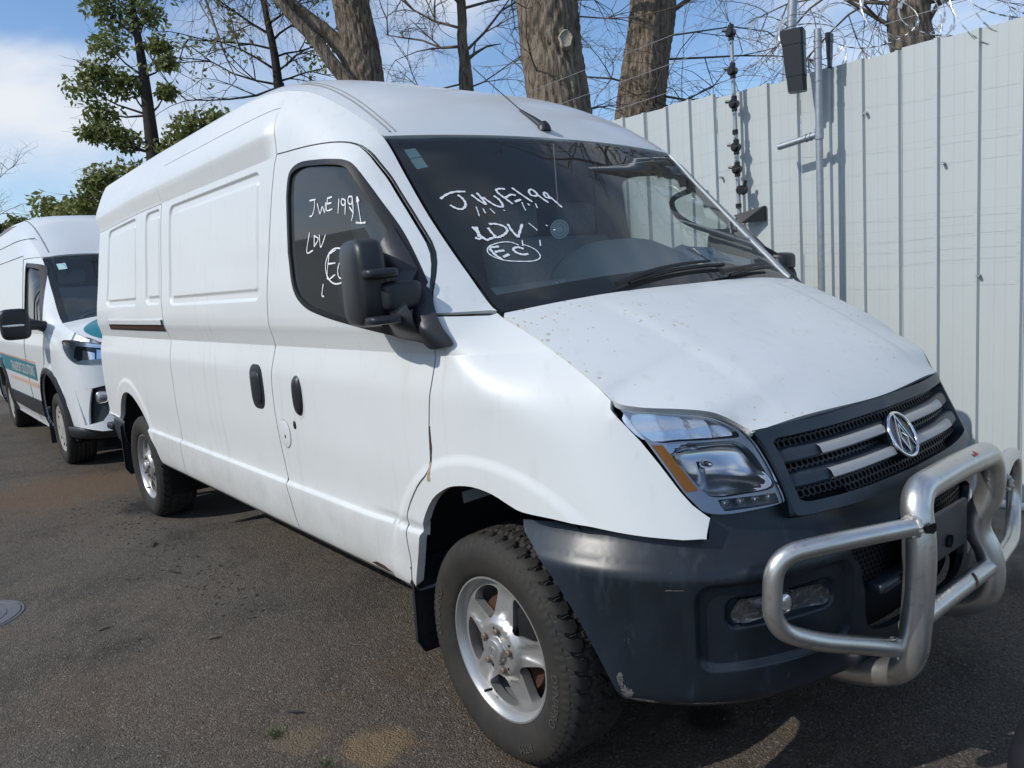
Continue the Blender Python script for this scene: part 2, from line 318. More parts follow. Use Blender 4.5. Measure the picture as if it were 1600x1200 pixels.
def f(x,z):
    x=np.asarray(x,float); z=np.asarray(z,float)
    xp=x+.5*(z-.8)*sstep(-.2,.35,x)
    T=.985-Yinv(xp)
    h=Hx(x,z)-T*sstep(-.1,.1,x)
    # the front wing has no belt hollow ahead of its middle
    w=sstep(.0,.5,x); h=h*(1-w)+w*(.983-T)
    h=h-.03*sstep(-4.56,-4.66,x)**2-rtap(x,z)
    e=ze(x); u=np.clip(1-(e-z)/U_(x),0,1.3)
    A=np.maximum(0,(Hx(x,e)*(1-w)+w*.983-(.985-Yinv(x+.5*(e-.8)*sstep(-.2,.35,x)))*sstep(-.1,.1,x)-rtap(x,e))-ye(x))
    h=h-A*u**2.2
    return h
zc_roof=pchip([-4.62,-4.5,-4.2,-3,-1.9,-1.6,-1.3,-1.05,-.85,-.70,-.60],[2.37,2.378,2.39,2.40,2.40,2.385,2.335,2.26,2.165,2.065,1.987])
zc_ws=pchip([-.62,-.60,-.4,-.2,.05,.12],[2.005,1.987,1.80,1.607,1.372,1.305])
zc_hood=pchip([-.1,.05,.2,.35,.5,.6,.67,.715,.76],[1.43,1.378,1.318,1.25,1.17,1.107,1.058,1.02,.97])
def xcowl(y): return .05-.086*(np.asarray(y)/.8)**2
def xhead(y): return -.60-.044*(np.asarray(y)/.769)**2
def g_ws(x,y):
    e=ze(np.minimum(x,-.036)) - (np.maximum(np.asarray(x,float),-.036)+.036)*1.08; r=np.abs(y)/ye(x)
    return e+(zc_ws(x)-e)*(1-r**2)
def g_roof(x,y):
    x=np.asarray(x,float); e=ze(x); r=np.abs(y)/ye(x)
    n=2.2+5*sstep(-.65,-1.7,x)
    c=zc_roof(np.minimum(x,-.6))
    return e+(c-e)*(1-r**n)
def g_hood(x,y):
    e=ze(x); r=np.abs(y)/ye(x)
    c=zc_hood(x)
    return e+(c-e)*(1-r**2.6)
def Fx(y,z): return Cy(np.abs(y))-.5*(np.asarray(z)-.8)
def rrect(x,z,cx,cz,hx,hz,r):
    qx=np.abs(x-cx)-(hx-r); qz=np.abs(z-cz)-(hz-r)
    return np.hypot(np.maximum(qx,0),np.maximum(qz,0))+np.minimum(np.maximum(qx,qz),0)-r
PANELS=[(-2.02,1.69,.635,.262,.055),(-3.80,1.70,.455,.262,.055),(-2.975,1.70,.150,.262,.05)]
def det(x,z):
    x=np.asarray(x,float); z=np.asarray(z,float); d=np.zeros(np.broadcast(x,z).shape)
    for cx,cz,hx,hz,r in PANELS:
        s=rrect(x,z,cx,cz,hx,hz,r)
        d=d-.013*sstep(.004,-.012,s)+.009*sstep(-.034,-.050,s)
    # rocker moulding dies out on the door; arch flares
    for cx,cz,r0 in ((.02,.41,.44),(-3.88,.43,.43)):
        q=np.hypot(x-cx,(z-cz)); d=d+.008*sstep(r0+.108,r0+.070,q)*sstep(.5,.6,z+.25)
    d=d-.012*sstep(-.66,-.46,x)*sstep(.45,.56,z)*sstep(.70,.655,z)*sstep(-.1,-.3,x)
    return d
def fs(x,z): return f(x,z)+det(x,z)
def mapS(x,z): return (x,-fs(x,z),z)
def mapR(x,y): return (x,y,g_roof(x,y))
def mapW(x,y): return (x,y,g_ws(x,y))
def mapH(x,y): return (x,y,g_hood(x,y))
def mapF(y,z): return (Fx(y,z),y,z)
BP=np.array([(.10,-.958),(.22,-.955),(.32,-.945),(.43,-.915),(.54,-.86),(.64,-.78),(.715,-.68),(.775,-.54),(.82,-.36),(.845,-.18),(.852,0)])
_bs=np.concatenate([[0],np.cumsum(np.hypot(*np.diff(BP,axis=0).T))])
_bx,_by=pchip(_bs,BP[:,0]),pchip(_bs,BP[:,1]); BL=_bs[-1]
Bo=pchip([.25,.30,.325,.345,.37,.45,.6,.675,.695,.735,.765,.80,.86],[-.16,-.11,-.055,-.025,-.014,-.006,-.001,0,-.004,-.032,-.052,-.066,-.085])
def bdet(s,z):
    q=rrect(s,z,.80,.555,.228,.112,.045); q2=rrect(s,z,.815,.585,.165,.040,.03)
    return -.016*sstep(.006,-.014,q)-.018*sstep(.004,-.010,q2)
def mapB(s,z):
    s=np.asarray(s,float); k=s>BL; t=np.where(k,2*BL-s,s); e=1e-3
    tx=(_bx(np.minimum(t+e,BL))-_bx(t-e)); ty=(_by(np.minimum(t+e,BL))-_by(t-e)); l=np.hypot(tx,ty); nx,ny=ty/l,-tx/l
    near=sstep(BL-.06,BL,t); nx=nx*(1-near)+near; ny=ny*(1-near); o=Bo(z)+bdet(t,z)
    x=_bx(t)+nx*o; y=_by(t)+ny*o
    return (x,np.where(k,-y,y),np.asarray(z,float)+0*x)
D = {
'door': [(-1.218,1.989),(-1.241,1.943),(-1.278,1.702),(-1.299,1.526),(-1.32,1.327),(-1.342,1.224),(-1.375,1.103),(-1.389,.984),(-1.369,.865),(-1.342,.683),(-1.303,.568),(-1.27,.46),(-.794,.442),(-.432,.422),(-.376,.514),(-.384,.641),(-.365,.718),(-.285,.814),(-.212,.876),(-.198,.94),(-.194,.997),(-.176,1.098),(-.162,1.167),(-.152,1.265),(-.164,1.358),(-.208,1.444),(-.271,1.54),(-.371,1.646),(-.467,1.743),(-.565,1.844),(-.634,1.906),(-.693,1.94),(-.77,1.959),(-.928,1.974)],
'win': [(-1.115,1.816),(-1.1,1.891),(-1.067,1.917),(-.989,1.923),(-.775,1.899),(-.688,1.883),(-.627,1.851),(-.516,1.748),(-.399,1.639),(-.216,1.452),(-.157,1.284),(-.394,1.303),(-.635,1.332),(-.824,1.36),(-.965,1.394),(-1.052,1.456),(-1.108,1.602)],
'sail': [(-.403,1.64),(-.212,1.449),(-.155,1.269),(-.394,1.303),(-.3,1.401)],
'trim': [(-.213,1.451),(-.134,1.368),(-.073,1.291),(-.065,1.269),(-.148,1.267),(-.186,1.328),(-.202,1.38),(-.199,1.418)],
'fenderlow': [(.64,.778),(.597,.778),(.525,.785),(.464,.79),(.386,.801),(.293,.81),(.181,.815),(.155,.825),(.089,.848),(.007,.857),(-.079,.845),(-.137,.823),(-.201,.787),(-.257,.726),(-.294,.66),(-.319,.586),(-.333,.547),(-.372,.474)],
'hl': [(-.803,1.106),(-.77,1.093),(-.686,1.082),(-.632,1.071),(-.594,1.05),(-.57,1.031),(-.557,1.01),(-.544,.981),(-.535,.931),(-.533,.883),(-.534,.841),(-.545,.835),(-.618,.831),(-.677,.83),(-.713,.835),(-.73,.842),(-.741,.864),(-.754,.894),(-.768,.96),(-.779,1.018),(-.794,1.073)],
'hl_up': [(-.797,1.09),(-.701,1.071),(-.637,1.059),(-.6,1.038),(-.573,1.01),(-.585,1.007),(-.751,1.022),(-.775,1.02)],
'hl_amber': [(-.771,1.002),(-.758,1.001),(-.728,.892),(-.747,.892)],
'hl_main': [(-.749,1),(-.654,.999),(-.589,.992),(-.562,.959),(-.554,.916),(-.546,.879),(-.625,.882),(-.694,.882),(-.706,.892),(-.727,.945)],
'hl_led': [(-.692,.867),(-.543,.863),(-.545,.841),(-.688,.843)],
'ink_ws': [[(-.403,-.721),(-.411,-.689),(-.413,-.654),(-.406,-.614)],[(-.401,-.65),(-.386,-.643),(-.37,-.644),(-.358,-.656),(-.354,-.674),(-.361,-.69),(-.376,-.703)],[(-.391,-.6),(-.366,-.588),(-.347,-.573)],[(-.393,-.575),(-.371,-.572),(-.347,-.573)],[(-.374,-.565),(-.353,-.553),(-.335,-.538),(-.327,-.518)],[(-.371,-.519),(-.355,-.51),(-.337,-.511),(-.327,-.518)],[(-.39,-.492),(-.391,-.473),(-.386,-.453)],[(-.39,-.492),(-.376,-.493),(-.353,-.482),(-.33,-.47)],[(-.356,-.479),(-.363,-.448),(-.357,-.43)],[(-.336,-.455),(-.34,-.423)],[(-.387,-.421),(-.363,-.408),(-.324,-.384)],[(-.342,-.348),(-.35,-.366),(-.364,-.362),(-.37,-.346),(-.362,-.337),(-.35,-.336),(-.342,-.348)],[(-.368,-.339),(-.342,-.335),(-.312,-.318)],[(-.327,-.295),(-.334,-.309),(-.346,-.307),(-.352,-.297),(-.345,-.292),(-.327,-.295)],[(-.332,-.29),(-.309,-.282),(-.288,-.276)],[(-.349,-.616),(-.334,-.622),(-.318,-.63)],[(-.338,-.596),(-.321,-.6)],[(-.332,-.571),(-.313,-.566)],[(-.317,-.525),(-.314,-.52)],[(-.33,-.428),(-.314,-.435),(-.299,-.44)],[(-.322,-.407),(-.316,-.41),(-.316,-.403)],[(-.318,-.376),(-.3,-.384)],[(-.292,-.684),(-.285,-.674)],[(-.291,-.68),(-.265,-.677),(-.241,-.667)],[(-.289,-.668),(-.271,-.675),(-.258,-.685)],[(-.259,-.699),(-.252,-.688),(-.254,-.674)],[(-.241,-.667),(-.242,-.646),(-.242,-.624)],[(-.276,-.63),(-.259,-.63),(-.239,-.626)],[(-.286,-.617),(-.28,-.592),(-.266,-.57),(-.252,-.568),(-.243,-.585),(-.239,-.607),(-.239,-.626)],[(-.27,-.549),(-.248,-.553),(-.221,-.55)],[(-.221,-.55),(-.237,-.526),(-.258,-.496)],[(-.256,-.468),(-.24,-.461),(-.226,-.457)],[(-.209,-.543),(-.191,-.557)],[(-.194,-.478),(-.176,-.493)],[(-.238,-.407),(-.233,-.402)],[(-.215,-.394),(-.216,-.384)],[(-.197,-.57),(-.21,-.584),(-.219,-.607),(-.223,-.64),(-.222,-.671),(-.213,-.689),(-.199,-.692),(-.182,-.678),(-.166,-.655),(-.151,-.614),(-.139,-.568),(-.139,-.537),(-.148,-.523),(-.166,-.522),(-.182,-.534),(-.194,-.55)],[(-.218,-.676),(-.215,-.659),(-.212,-.641)],[(-.215,-.678),(-.193,-.675),(-.17,-.663)],[(-.2,-.669),(-.198,-.648),(-.195,-.633)],[(-.178,-.654),(-.18,-.627)],[(-.182,-.563),(-.191,-.576),(-.193,-.592),(-.188,-.601),(-.177,-.597),(-.166,-.581),(-.163,-.56)]],
'ink_side': [[(-.928,1.777),(-.877,1.776)],[(-.886,1.777),(-.888,1.747),(-.905,1.722),(-.928,1.721)],[(-.864,1.76),(-.841,1.722),(-.823,1.744),(-.805,1.722),(-.796,1.756)],[(-.782,1.767),(-.789,1.728),(-.744,1.727)],[(-.785,1.768),(-.747,1.769)],[(-.791,1.75),(-.752,1.749)],[(-.695,1.757),(-.702,1.707)],[(-.65,1.746),(-.673,1.753),(-.677,1.738),(-.657,1.73),(-.647,1.745),(-.651,1.698)],[(-.599,1.751),(-.624,1.754),(-.628,1.736),(-.605,1.728),(-.599,1.748),(-.593,1.699),(-.605,1.673)],[(-.62,1.72),(-.589,1.695)],[(-.568,1.747),(-.54,1.663)],[(-.568,1.729),(-.568,1.747),(-.553,1.73)],[(-.574,1.664),(-.537,1.659),(-.507,1.658)],[(-.928,1.663),(-.952,1.593),(-.899,1.596)],[(-.889,1.647),(-.89,1.61)],[(-.892,1.648),(-.856,1.633),(-.891,1.608)],[(-.848,1.648),(-.836,1.603),(-.798,1.644)],[(-.769,1.581),(-.781,1.49),(-.72,1.5)],[(-.769,1.575),(-.719,1.585)],[(-.775,1.54),(-.72,1.54)],[(-.653,1.546),(-.688,1.539),(-.702,1.513),(-.689,1.488),(-.654,1.488)],[(-.657,1.477),(-.671,1.472),(-.686,1.469),(-.702,1.468),(-.718,1.468),(-.734,1.471),(-.749,1.476),(-.763,1.483),(-.774,1.492),(-.784,1.501),(-.791,1.512),(-.795,1.524),(-.796,1.535),(-.794,1.547),(-.789,1.557),(-.781,1.567),(-.77,1.575),(-.758,1.582),(-.743,1.587),(-.728,1.59),(-.712,1.59),(-.696,1.589),(-.68,1.585),(-.665,1.58),(-.652,1.573)],[(-.813,1.472),(-.826,1.432),(-.809,1.428)]],
}
# ================================================================ MAIN VAN
van = thing('cargo_van', 'large white high-roof cargo van with dented silver bull bar, nearest the camera', 'van')
OUT = (0, -1, 0)
rail = lambda x0, x1, n=60, dz=0: [(x, float(ze(x))-dz) for x in np.linspace(x0, x1, n)]
door_pts = D['door']
dleft = door_pts[:12]            # B seam going down
dbot = [(-1.27, .455), (-.40, .455)]
dfront = [(-.378, .48), (-.376, .53), (-.384, .641), (-.365, .718), (-.285, .814), (-.212, .876), (-.198, .94), (-.194, .997), (-.176, 1.098), (-.160, 1.167), (-.150, 1.265), (-.155, 1.358), (-.198, 1.444), (-.266, 1.54)]
dtop = [(-.366, 1.646), (-.460, 1.743), (-.557, 1.843), (-.623, 1.905), (-.685, 1.942), (-.77, 1.962), (-.92, 1.975), (-1.10, 1.985)]
Ls = catmull([(-1.222, 1.992), (-1.245, 1.93), (-1.278, 1.702), (-1.299, 1.526), (-1.32, 1.327), (-1.342, 1.226), (-1.372, 1.10), (-1.378, .984), (-1.366, .865), (-1.342, .683), (-1.303, .568), (-1.272, .455)], 4)
Fs = catmull(dfront+dtop, 3)
door_out = np.vstack([Ls, [(-.8, .455)], [(-.40, .455)], Fs])
# windows
wpts = catmull([(-1.115, 1.816), (-1.102, 1.885), (-1.067, 1.913), (-.989, 1.923), (-.86, 1.911), (-.762, 1.898), (-.672, 1.880), (-.611, 1.846), (-.502, 1.744), (-.388, 1.636), (-.295, 1.540), (-.212, 1.450)], 4)
wbot = catmull([(-.175, 1.34), (-.20, 1.292), (-.30, 1.290), (-.394, 1.300), (-.635, 1.332), (-.824, 1.362), (-.965, 1.398), (-1.052, 1.465), (-1.100, 1.602)], 4)
win_out = np.vstack([wpts, wbot])
feat = []
for (cx, cz, hx, hz, r) in PANELS:          # extra points so that the pressed panels have crisp edges
    for g_ in (.006, 0, -.006, -.013, -.03, -.036, -.043, -.052):
        a, b = hx+g_, hz+g_; rr = max(.008, r+g_)
        ring = []
        for (sx, sz, t0) in ((1, 1, 0), (-1, 1, 90), (-1, -1, 180), (1, -1, 270)):
            ring += [(cx+sx*(a-rr)+rr*math.cos(R_(t0+t)), cz+sz*(b-rr)+rr*math.sin(R_(t0+t))) for t in (0, 15, 30, 45, 60, 75, 90)]
        feat.append(resample(ring, .014))
zl = [.462, .475, .49, .52, .58, .636, .643, .6465, .650, .6545, .659, .664, .667, .670, .68, .70, .73, 1.15, 1.19, 1.215, 1.2345, 1.2375, 1.25, 1.265, 1.28, 1.30, 1.315, 1.325, 1.335, 1.345, 1.36, 1.38, 1.40, 1.93, 1.95, 1.968, 1.9835, 1.9865, 2.0, 2.015, 2.03, 2.045, 2.055, 2.06, 2.067, 2.075, 2.083, 2.09, 2.10, 2.13, 2.16, 2.18, 2.2, 2.22, 2.24, 2.26, 2.28, 2.3]
lines = np.array([(x, z) for z in zl for x in np.arange(-4.72, .3, .03)])
def near_panel(p):
    r = np.zeros(len(p), bool)
    for q in PANELS:
        s = rrect(p[:, 0], p[:, 1], *q); r |= (s > -.058) & (s < .012)
    return r
def near_feature(p):
    r = near_panel(p); z = p[:, 1]
    for a, b in ((.455, .735), (1.145, 1.405), (1.925, 2.33)): r |= (z > a) & (z < b)
    for cx, cz, r0 in ((.02, .41, .44), (-3.88, .43, .43)): q = np.hypot(p[:, 0]-cx, p[:, 1]-cz); r |= (q > r0-.005) & (q < r0+.118)
    return r
lines = lines[~near_panel(lines)]; AVOID[0] = near_feature
for cx, cz, r0 in ((.02, .41, .44), (-3.88, .43, .43)): q = np.hypot(lines[:, 0]-cx, lines[:, 1]-cz); lines = lines[~((q > r0+.055) & (q < r0+.118) & (lines[:, 1] > .72))]
arcs = []
for cx, cz, r0 in ((.02, .41, .44), (-3.88, .43, .43)):
    for q in (.0, .03, .055, .068, .076, .084, .092, .1, .108, .116): arcs.append(np.array([(cx+(r0+q)*math.cos(t), cz+(r0+q)*math.sin(t)) for t in np.linspace(-.2, math.pi+.2, 90)]))
X_side = np.vstack([lines]+feat+arcs)
doors = both('door', mapS, OUT, door_out, M_white, van, holes=[win_out], step=.035, bstep=.014, gap=.0032, flange=.03, extra=X_side)
sl_out = np.vstack([Ls[::-1], [(-1.250, 2.08), (-1.275, 2.185), (-2.80, 2.19), (-2.802, .455), (-2.0, .455)]])
slide = both('sliding_door', mapS, OUT, sl_out, M_white, van, step=.035, bstep=.016, gap=.0032, flange=.03, extra=X_side)
rarch = catmull([(-3.30, .455), (-3.33, .505), (-3.385, .575), (-3.45, .65), (-3.54, .73), (-3.65, .80), (-3.76, .845), (-3.88, .862), (-4.0, .845), (-4.10, .795), (-4.18, .72), (-4.225, .655)], 4)
rq_out = np.vstack([[(-2.802, .455)], rarch, [(-4.45, .655), (-4.60, .655), (-4.62, .70), (-4.62, 1.985), (-2.802, 1.985)]])
quarter = both('rear_quarter_panel', mapS, OUT, rq_out, M_white, van, step=.035, bstep=.016, gap=.0032, flange=.03, extra=X_side)
cr_out = np.vstack([[(-4.62, 1.985), (-2.80, 1.985), (-2.798, 2.19), (-1.278, 2.185)], rail(-1.30, -4.62, 80)])
both('roof_side_rail', mapS, OUT, cr_out, M_white, van, step=.035, bstep=.02, gap=0, extra=X_side)
pil_out = np.vstack([Fs[33:], [(-1.222, 1.992), (-1.252, 2.08), (-1.28, 2.185)], rail(-1.30, -.042, 90)])
both('windscreen_pillar', mapS, OUT, pil_out, M_white, van, step=.028, bstep=.014, gap=.002, extra=X_side)
hledge = [(.405, 1.095), (.432, 1.067), (.481, 1.014), (.527, .957), (.576, .892), (.602, .861), (.622, .842), (.637, .828), (.641, .778)]
arch_f = catmull([(.597, .776), (.525, .783), (.464, .79), (.386, .80), (.293, .81), (.200, .815), (.155, .827), (.089, .85), (.007, .860), (-.079, .848), (-.137, .826), (-.201, .787), (-.257, .726), (-.294, .66), (-.319, .586), (-.335, .54), (-.352, .47), (-.366, .456)], 3)
fen_out = np.vstack([[(-.165, 1.356), (-.045, 1.343)], rail(-.036, .40, 40), hledge, arch_f, catmull(dfront[:12], 3)])
fender = both('front_wing', mapS, OUT, fen_out, M_white, van, step=.028, bstep=.012, gap=.0032, flange=.03, extra=X_side)
AVOID[0] = None
for nm, P2, own in (('door_gap_shade', door_out, doors), ('sliding_door_gap_shade', sl_out, slide)):     # dark tubes that paint the shade of the gaps into the shut lines
    Q_ = resample(P2, .03); Q_ = np.vstack([Q_, Q_[:1]])
    for s, o_ in zip((-1, 1), own): MB().tube([(x, s*(float(fs(x, z))-.0075), z) for x, z in Q_], .0042, 5, False).build(nm, M_seal, o_)
# glass, seals and mirror sail of the doors
glass_near = both('window', mapS, OUT, inset(resample(win_out, .02), -.004), M_glassd, doors, step=.06, bstep=.025, gap=0, flange=0, off=-.010)
seal_hole = inset(resample(win_out, .014), .013)
both('window_seal', mapS, OUT, win_out, M_seal, doors, holes=[seal_hole], step=.03, bstep=.014, gap=-.003, flange=.012, off=.001)
sail = [(-.392, 1.630), (-.30, 1.540), (-.212, 1.446), (-.158, 1.36), (-.148, 1.270), (-.27, 1.288), (-.394, 1.303), (-.372, 1.40), (-.385, 1.50)]
def mapSail(x, z):
    X, Y, Z = mapS(x, z); b = np.clip(1-((X+.215)/.12)**2, 0, 1)*np.clip(1-((Z-1.385)/.10)**2, 0, 1); return (X, Y-.075*b**1.15, Z)
both('mirror_sail', mapSail, OUT, resample(sail, .02), M_black, doors, step=.014, bstep=.014, gap=0, flange=.02, off=.010)
trimo = catmull([(-.205, 1.438), (-.134, 1.366), (-.090, 1.31), (-.066, 1.272), (-.085, 1.262), (-.15, 1.264), (-.183, 1.325), (-.197, 1.38)], 5, True)
def mapT(x, z):
    X, Y, Z = mapS(x, z); d = np.clip(1-np.hypot((np.asarray(x)+.13)/.085, (np.asarray(z)-1.32)/.10), 0, 1); return (X, Y-.03*d**.7, Z)
both('mirror_foot_trim', mapT, OUT, trimo, M_black, fender, step=.012, bstep=.01, gap=0, flange=.02, off=.006)
# -- marker pen on the glass (ribbons lying on the pane)
def ribbon(mb, path2, mapf, out, w, off):
    path = catmull(path2, 5) if len(path2) > 2 else resample(path2, .02, False)
    P, N, _ = surf_pts(mapf, np.array(path), out); T = np.gradient(P, axis=0); S = np.cross(T, N); S /= np.maximum(np.linalg.norm(S, axis=1, keepdims=True), 1e-9)
    n = len(P); ww = w*(1+.25*np.sin(np.arange(n)*1.7))[:, None]; A = P+N*off+S*ww; B = P+N*off-S*ww
    mb.add(np.vstack([A, B]), [(i, i+1, n+i+1, n+i) for i in range(n-1)])
def handwriting(ink, groups, mapf, out, w, off, parent):
    for a, b in groups:
        for st in ink[a:b]:
            mb = MB(); ribbon(mb, st, mapf, out, w, off); mb.build('pen_stroke', M_ink, parent, False, None)
def mapG(x, z):
    x, y, z = mapS(x, z); return (x, y+.010, z)
handwriting(D['ink_side'], [(0, 13), (13, 17), (17, 23)], mapG, OUT, .0027, .002, glass_near[0])
# -- roof, windscreen, bonnet
UP = (0, 0, 1)
ys = np.linspace(-1, 1, 61)
hd = [(float(xhead(.769*t)), .769*t) for t in ys]
roof_out = np.vstack([[(x, -float(ye(x))) for x in np.linspace(-4.62, -.66, 110)], hd, [(x, float(ye(x))) for x in np.linspace(-.66, -4.62, 110)]])
rx = np.array([(x, y) for x in np.arange(-4.7, -.62, .06) for y in list(np.arange(.60, .785, .02)) for y in (y, -y)])
roof = patch('roof', mapR, UP, roof_out, M_plain, van, step=.05, bstep=.03, gap=0, flange=.02, extra=rx)
cw = [(float(xcowl(.79*t)), .79*t) for t in ys]
ws_out = np.vstack([[(a+.004, b) for a, b in hd], [(x, float(ye(x))-.006) for x in np.linspace(-.63, -.06, 30)], cw[::-1], [(x, -float(ye(x))+.006) for x in np.linspace(-.06, -.63, 30)]])
wscreen = patch('windscreen', mapW, UP, ws_out, M_wsglass, van, step=.06, bstep=.03, gap=.002, flange=0, off=-.004)
def wsin(t, b, s): return np.vstack([[(float(xhead(.769*q))+t, .769*q*(1-s/.77)) for q in ys], [(x, float(ye(x))-.006-s) for x in np.linspace(-.60, -.12, 24)], [(float(xcowl(.79*q))-b*(1-.25*abs(q)), .79*q*(1-s/.79)) for q in ys[::-1]], [(x, -float(ye(x))+.006+s) for x in np.linspace(-.12, -.60, 24)]])
patch('windscreen_border', mapW, UP, ws_out, M_seal, wscreen, holes=[wsin(.022, .075, .028)], step=.03, bstep=.02, gap=0, flange=.006, off=-.007)
handwriting(D['ink_ws'], [(0, 15), (22, 31), (37, 42)], mapW, UP, .0044, -.0015, wscreen)
handwriting(D['ink_ws'], [(15, 22), (31, 36), (36, 37)], mapW, UP, .0021, -.0015, wscreen)
for (x0, x1, y0, y1, m_) in ((-.586, -.556, -.728, -.680, M_stick), (-.556, -.551, -.728, -.680, M_stickb), (-.551, -.517, -.728, -.680, M_stick)):
    patch('windscreen_sticker', mapW, UP, [(x0, y0), (x1, y0+.001), (x1, y1+.001), (x0, y1)], m_, wscreen, step=.03, gap=0, flange=0, off=-.0062)
xf = lambda y: .715-.067*(y/.567)**2
hood_out = np.vstack([[(float(xcowl(.79*t))+.006, .79*t) for t in ys], [(x, float(ye(x))) for x in np.linspace(-.02, .64, 50)], [(xf(.56*t), .56*t) for t in ys[::-1]], [(x, -float(ye(x))) for x in np.linspace(.64, -.02, 50)]])
def mapHd(x, y):
    x, y, z = mapH(x, y); s = np.abs(y)-(.47-.10*(x-.05)); return (x, y, z+.006*sstep(.05, -.02, s)*sstep(-.0, .2, x)*sstep(.72, .55, x))
hx_ = np.array([(x, s*(.47-.10*(x-.05)+q)) for x in np.arange(.0, .7, .03) for q in (-.03, -.01, .01, .03, .05, .07) for s in (1, -1)])
hood = patch('bonnet', mapHd, UP, hood_out, M_rusty, van, step=.03, bstep=.015, gap=.003, flange=.018, extra=hx_)
# roof gutter joints and aerial
for s in (-1, 1):
    MB().tube([(x, s*(.735-.03*max(0, -x-.7)), float(g_roof(x, .735-.03*max(0, -x-.7)))+.001) for x in np.linspace(-1.35, -.66, 24)], .004, 6).build('roof_joint', M_grey, roof)
    MB().tube([(x, s*(.712-.03*max(0, -x-.7)), float(g_roof(x, .712-.03*max(0, -x-.7)))+.001) for x in np.linspace(-1.35, -.66, 24)], .003, 6).build('roof_joint', M_grey, roof)
ab = Vector((-.655, 0, float(g_roof(-.655, 0))))
aer = raw('aerial', *lathe([(-.004, .030), (.010, .028), (.024, .020), (.034, .010)], 20), M_black, roof); aer.location = ab; aer.rotation_euler = (R_(90), 0, 0)
mb = MB(); mb.tube([ab+Vector((0, 0, .008)), ab+Vector((-.06, 0, .052)), ab+Vector((-.14, 0, .105))], [.019, .013, .006], 10); mb.tube([ab+Vector((-.13, 0, .10)), ab+Vector((-.30, 0, .235)), ab+Vector((-.44, 0, .35))], .0026, 6); mb.build('aerial_mast', M_black, roof)
# -- back end (closed, plain)
zz = np.linspace(.66, 2.29, 50)
for s in (-1, 1):
    o_ = [(0, .66)]+[(s*float(f(-4.615, z)), z) for z in zz]+[(s*y, float(g_roof(-4.615, y))) for y in np.linspace(.74, 0, 20)]
    patch('rear_door', lambda y, z: (-4.617+0*y, y, z), (-1, 0, 0), o_, M_plain, van, step=.15, bstep=.05, gap=.003, flange=.02)
mb = MB()
for z0, z1, d_ in ((.44, .652, .0),):
    pl = catmull([(-4.225, -.950), (-4.5, -.948), (-4.62, -.925), (-4.70, -.86), (-4.73, -.5), (-4.73, 0)], 5); pl = np.vstack([pl, pl[::-1][1:]*np.array([1, -1])])
    V = []; pr = [(-.03, z0), (0, z0+.02), (.012, z0+.10), (.012, z1-.05), (0, z1), (-.05, z1+.003)]
    t = np.gradient(pl, axis=0); t /= np.linalg.norm(t, axis=1, keepdims=True); nrm = np.stack([t[:, 1], -t[:, 0]], 1); nrm *= -1 if nrm[0, 1] > 0 else 1
    G = np.array([[(*(pl[i]+nrm[i]*o), z) for (o, z) in pr] for i in range(len(pl))])
    grid_obj('rear_bumper', G, M_bump, van, flip=True)
bevel_box('rear_step', (-4.78, -.64, .53), (.16, .62, .05), M_black, van, .012)
# sills and floor pan
for s in (-1, 1):
    G = np.array([[(x, s*float(fs(x, .457))*.999, .458), (x, s*(float(fs(x, .457))-.02), .435), (x, s*.86, .43), (x, s*.60, .47)] for x in np.linspace(-3.30, -.37, 40)])
    grid_obj('sill', G, M_plain, van, flip=(s > 0))
mb = MB(); mb.box((-2.05, 0, .46), (5.0, 1.24, .12)); mb.box((-2.0, -.42, .36), (4.6, .08, .12)); mb.box((-2.0, .42, .36), (4.6, .08, .12)); mb.box((-3.85, 0, .345), (.10, 1.3, .10)); mb.box((0, 0, .33), (.16, 1.1, .10)); mb.box((-1.6, .3, .33), (1.0, .22, .2)); mb.tube([(-.5, -.2, .34), (-3.7, -.05, .34)], .04, 10); mb.box((.40, 0, .42), (.4, .8, .08))
mb.build('chassis', M_dark, van, False)
def liner(cx, cz, r, y0, y1):
    th = np.linspace(-.35, math.pi+.35, 50)
    return [np.array([[(cx+q*r*math.cos(t), s*y, cz+q*r*math.sin(t)) for (q, y) in ((1, y0-.16*max(0, math.cos(t)-.25)*(cx > 0)), (1, y1), (.02, y1))] for t in th]) for s in (-1, 1)]
for a in liner(.05, .41, .47, .945, .50)+liner(-3.77, .41, .50, .945, .50): grid_obj('wheel_arch_liner', a, M_dark, van)
# front slam panel, radiator and inner bay so that nothing shows through the gaps
mb = MB(); mb.box((.50, 0, .75), (.06, 1.05, .62)); mb.box((.30, 0, .93), (.5, 1.3, .02)); mb.build('radiator', M_dark, van, False)
# mud flaps
for x, y0, y1, z0, z1 in ((-.375, .80, .985, .20, .56), (-4.262, .79, .985, .22, .62)):
    for s in (-1, 1):
        o_ = [(s*y0, z1), (s*y0, z0+.02), (s*(y0+.03), z0), (s*(y1-.03), z0+.01), (s*y1, z0+.06), (s*y1, z1)]
        o_ = patch('mud_flap', lambda y, z, x=x: (x-.05*(z1-z)**1.4+.015*np.sin(y*9), y, z), (1, 0, 0), o_, M_black, van, step=.04, gap=0, flange=.012)
        bm = bmesh.new(); bm.from_mesh(o_.data); bmesh.ops.remove_doubles(bm, verts=bm.verts, dist=1e-5); bm.to_mesh(o_.data); bm.free()
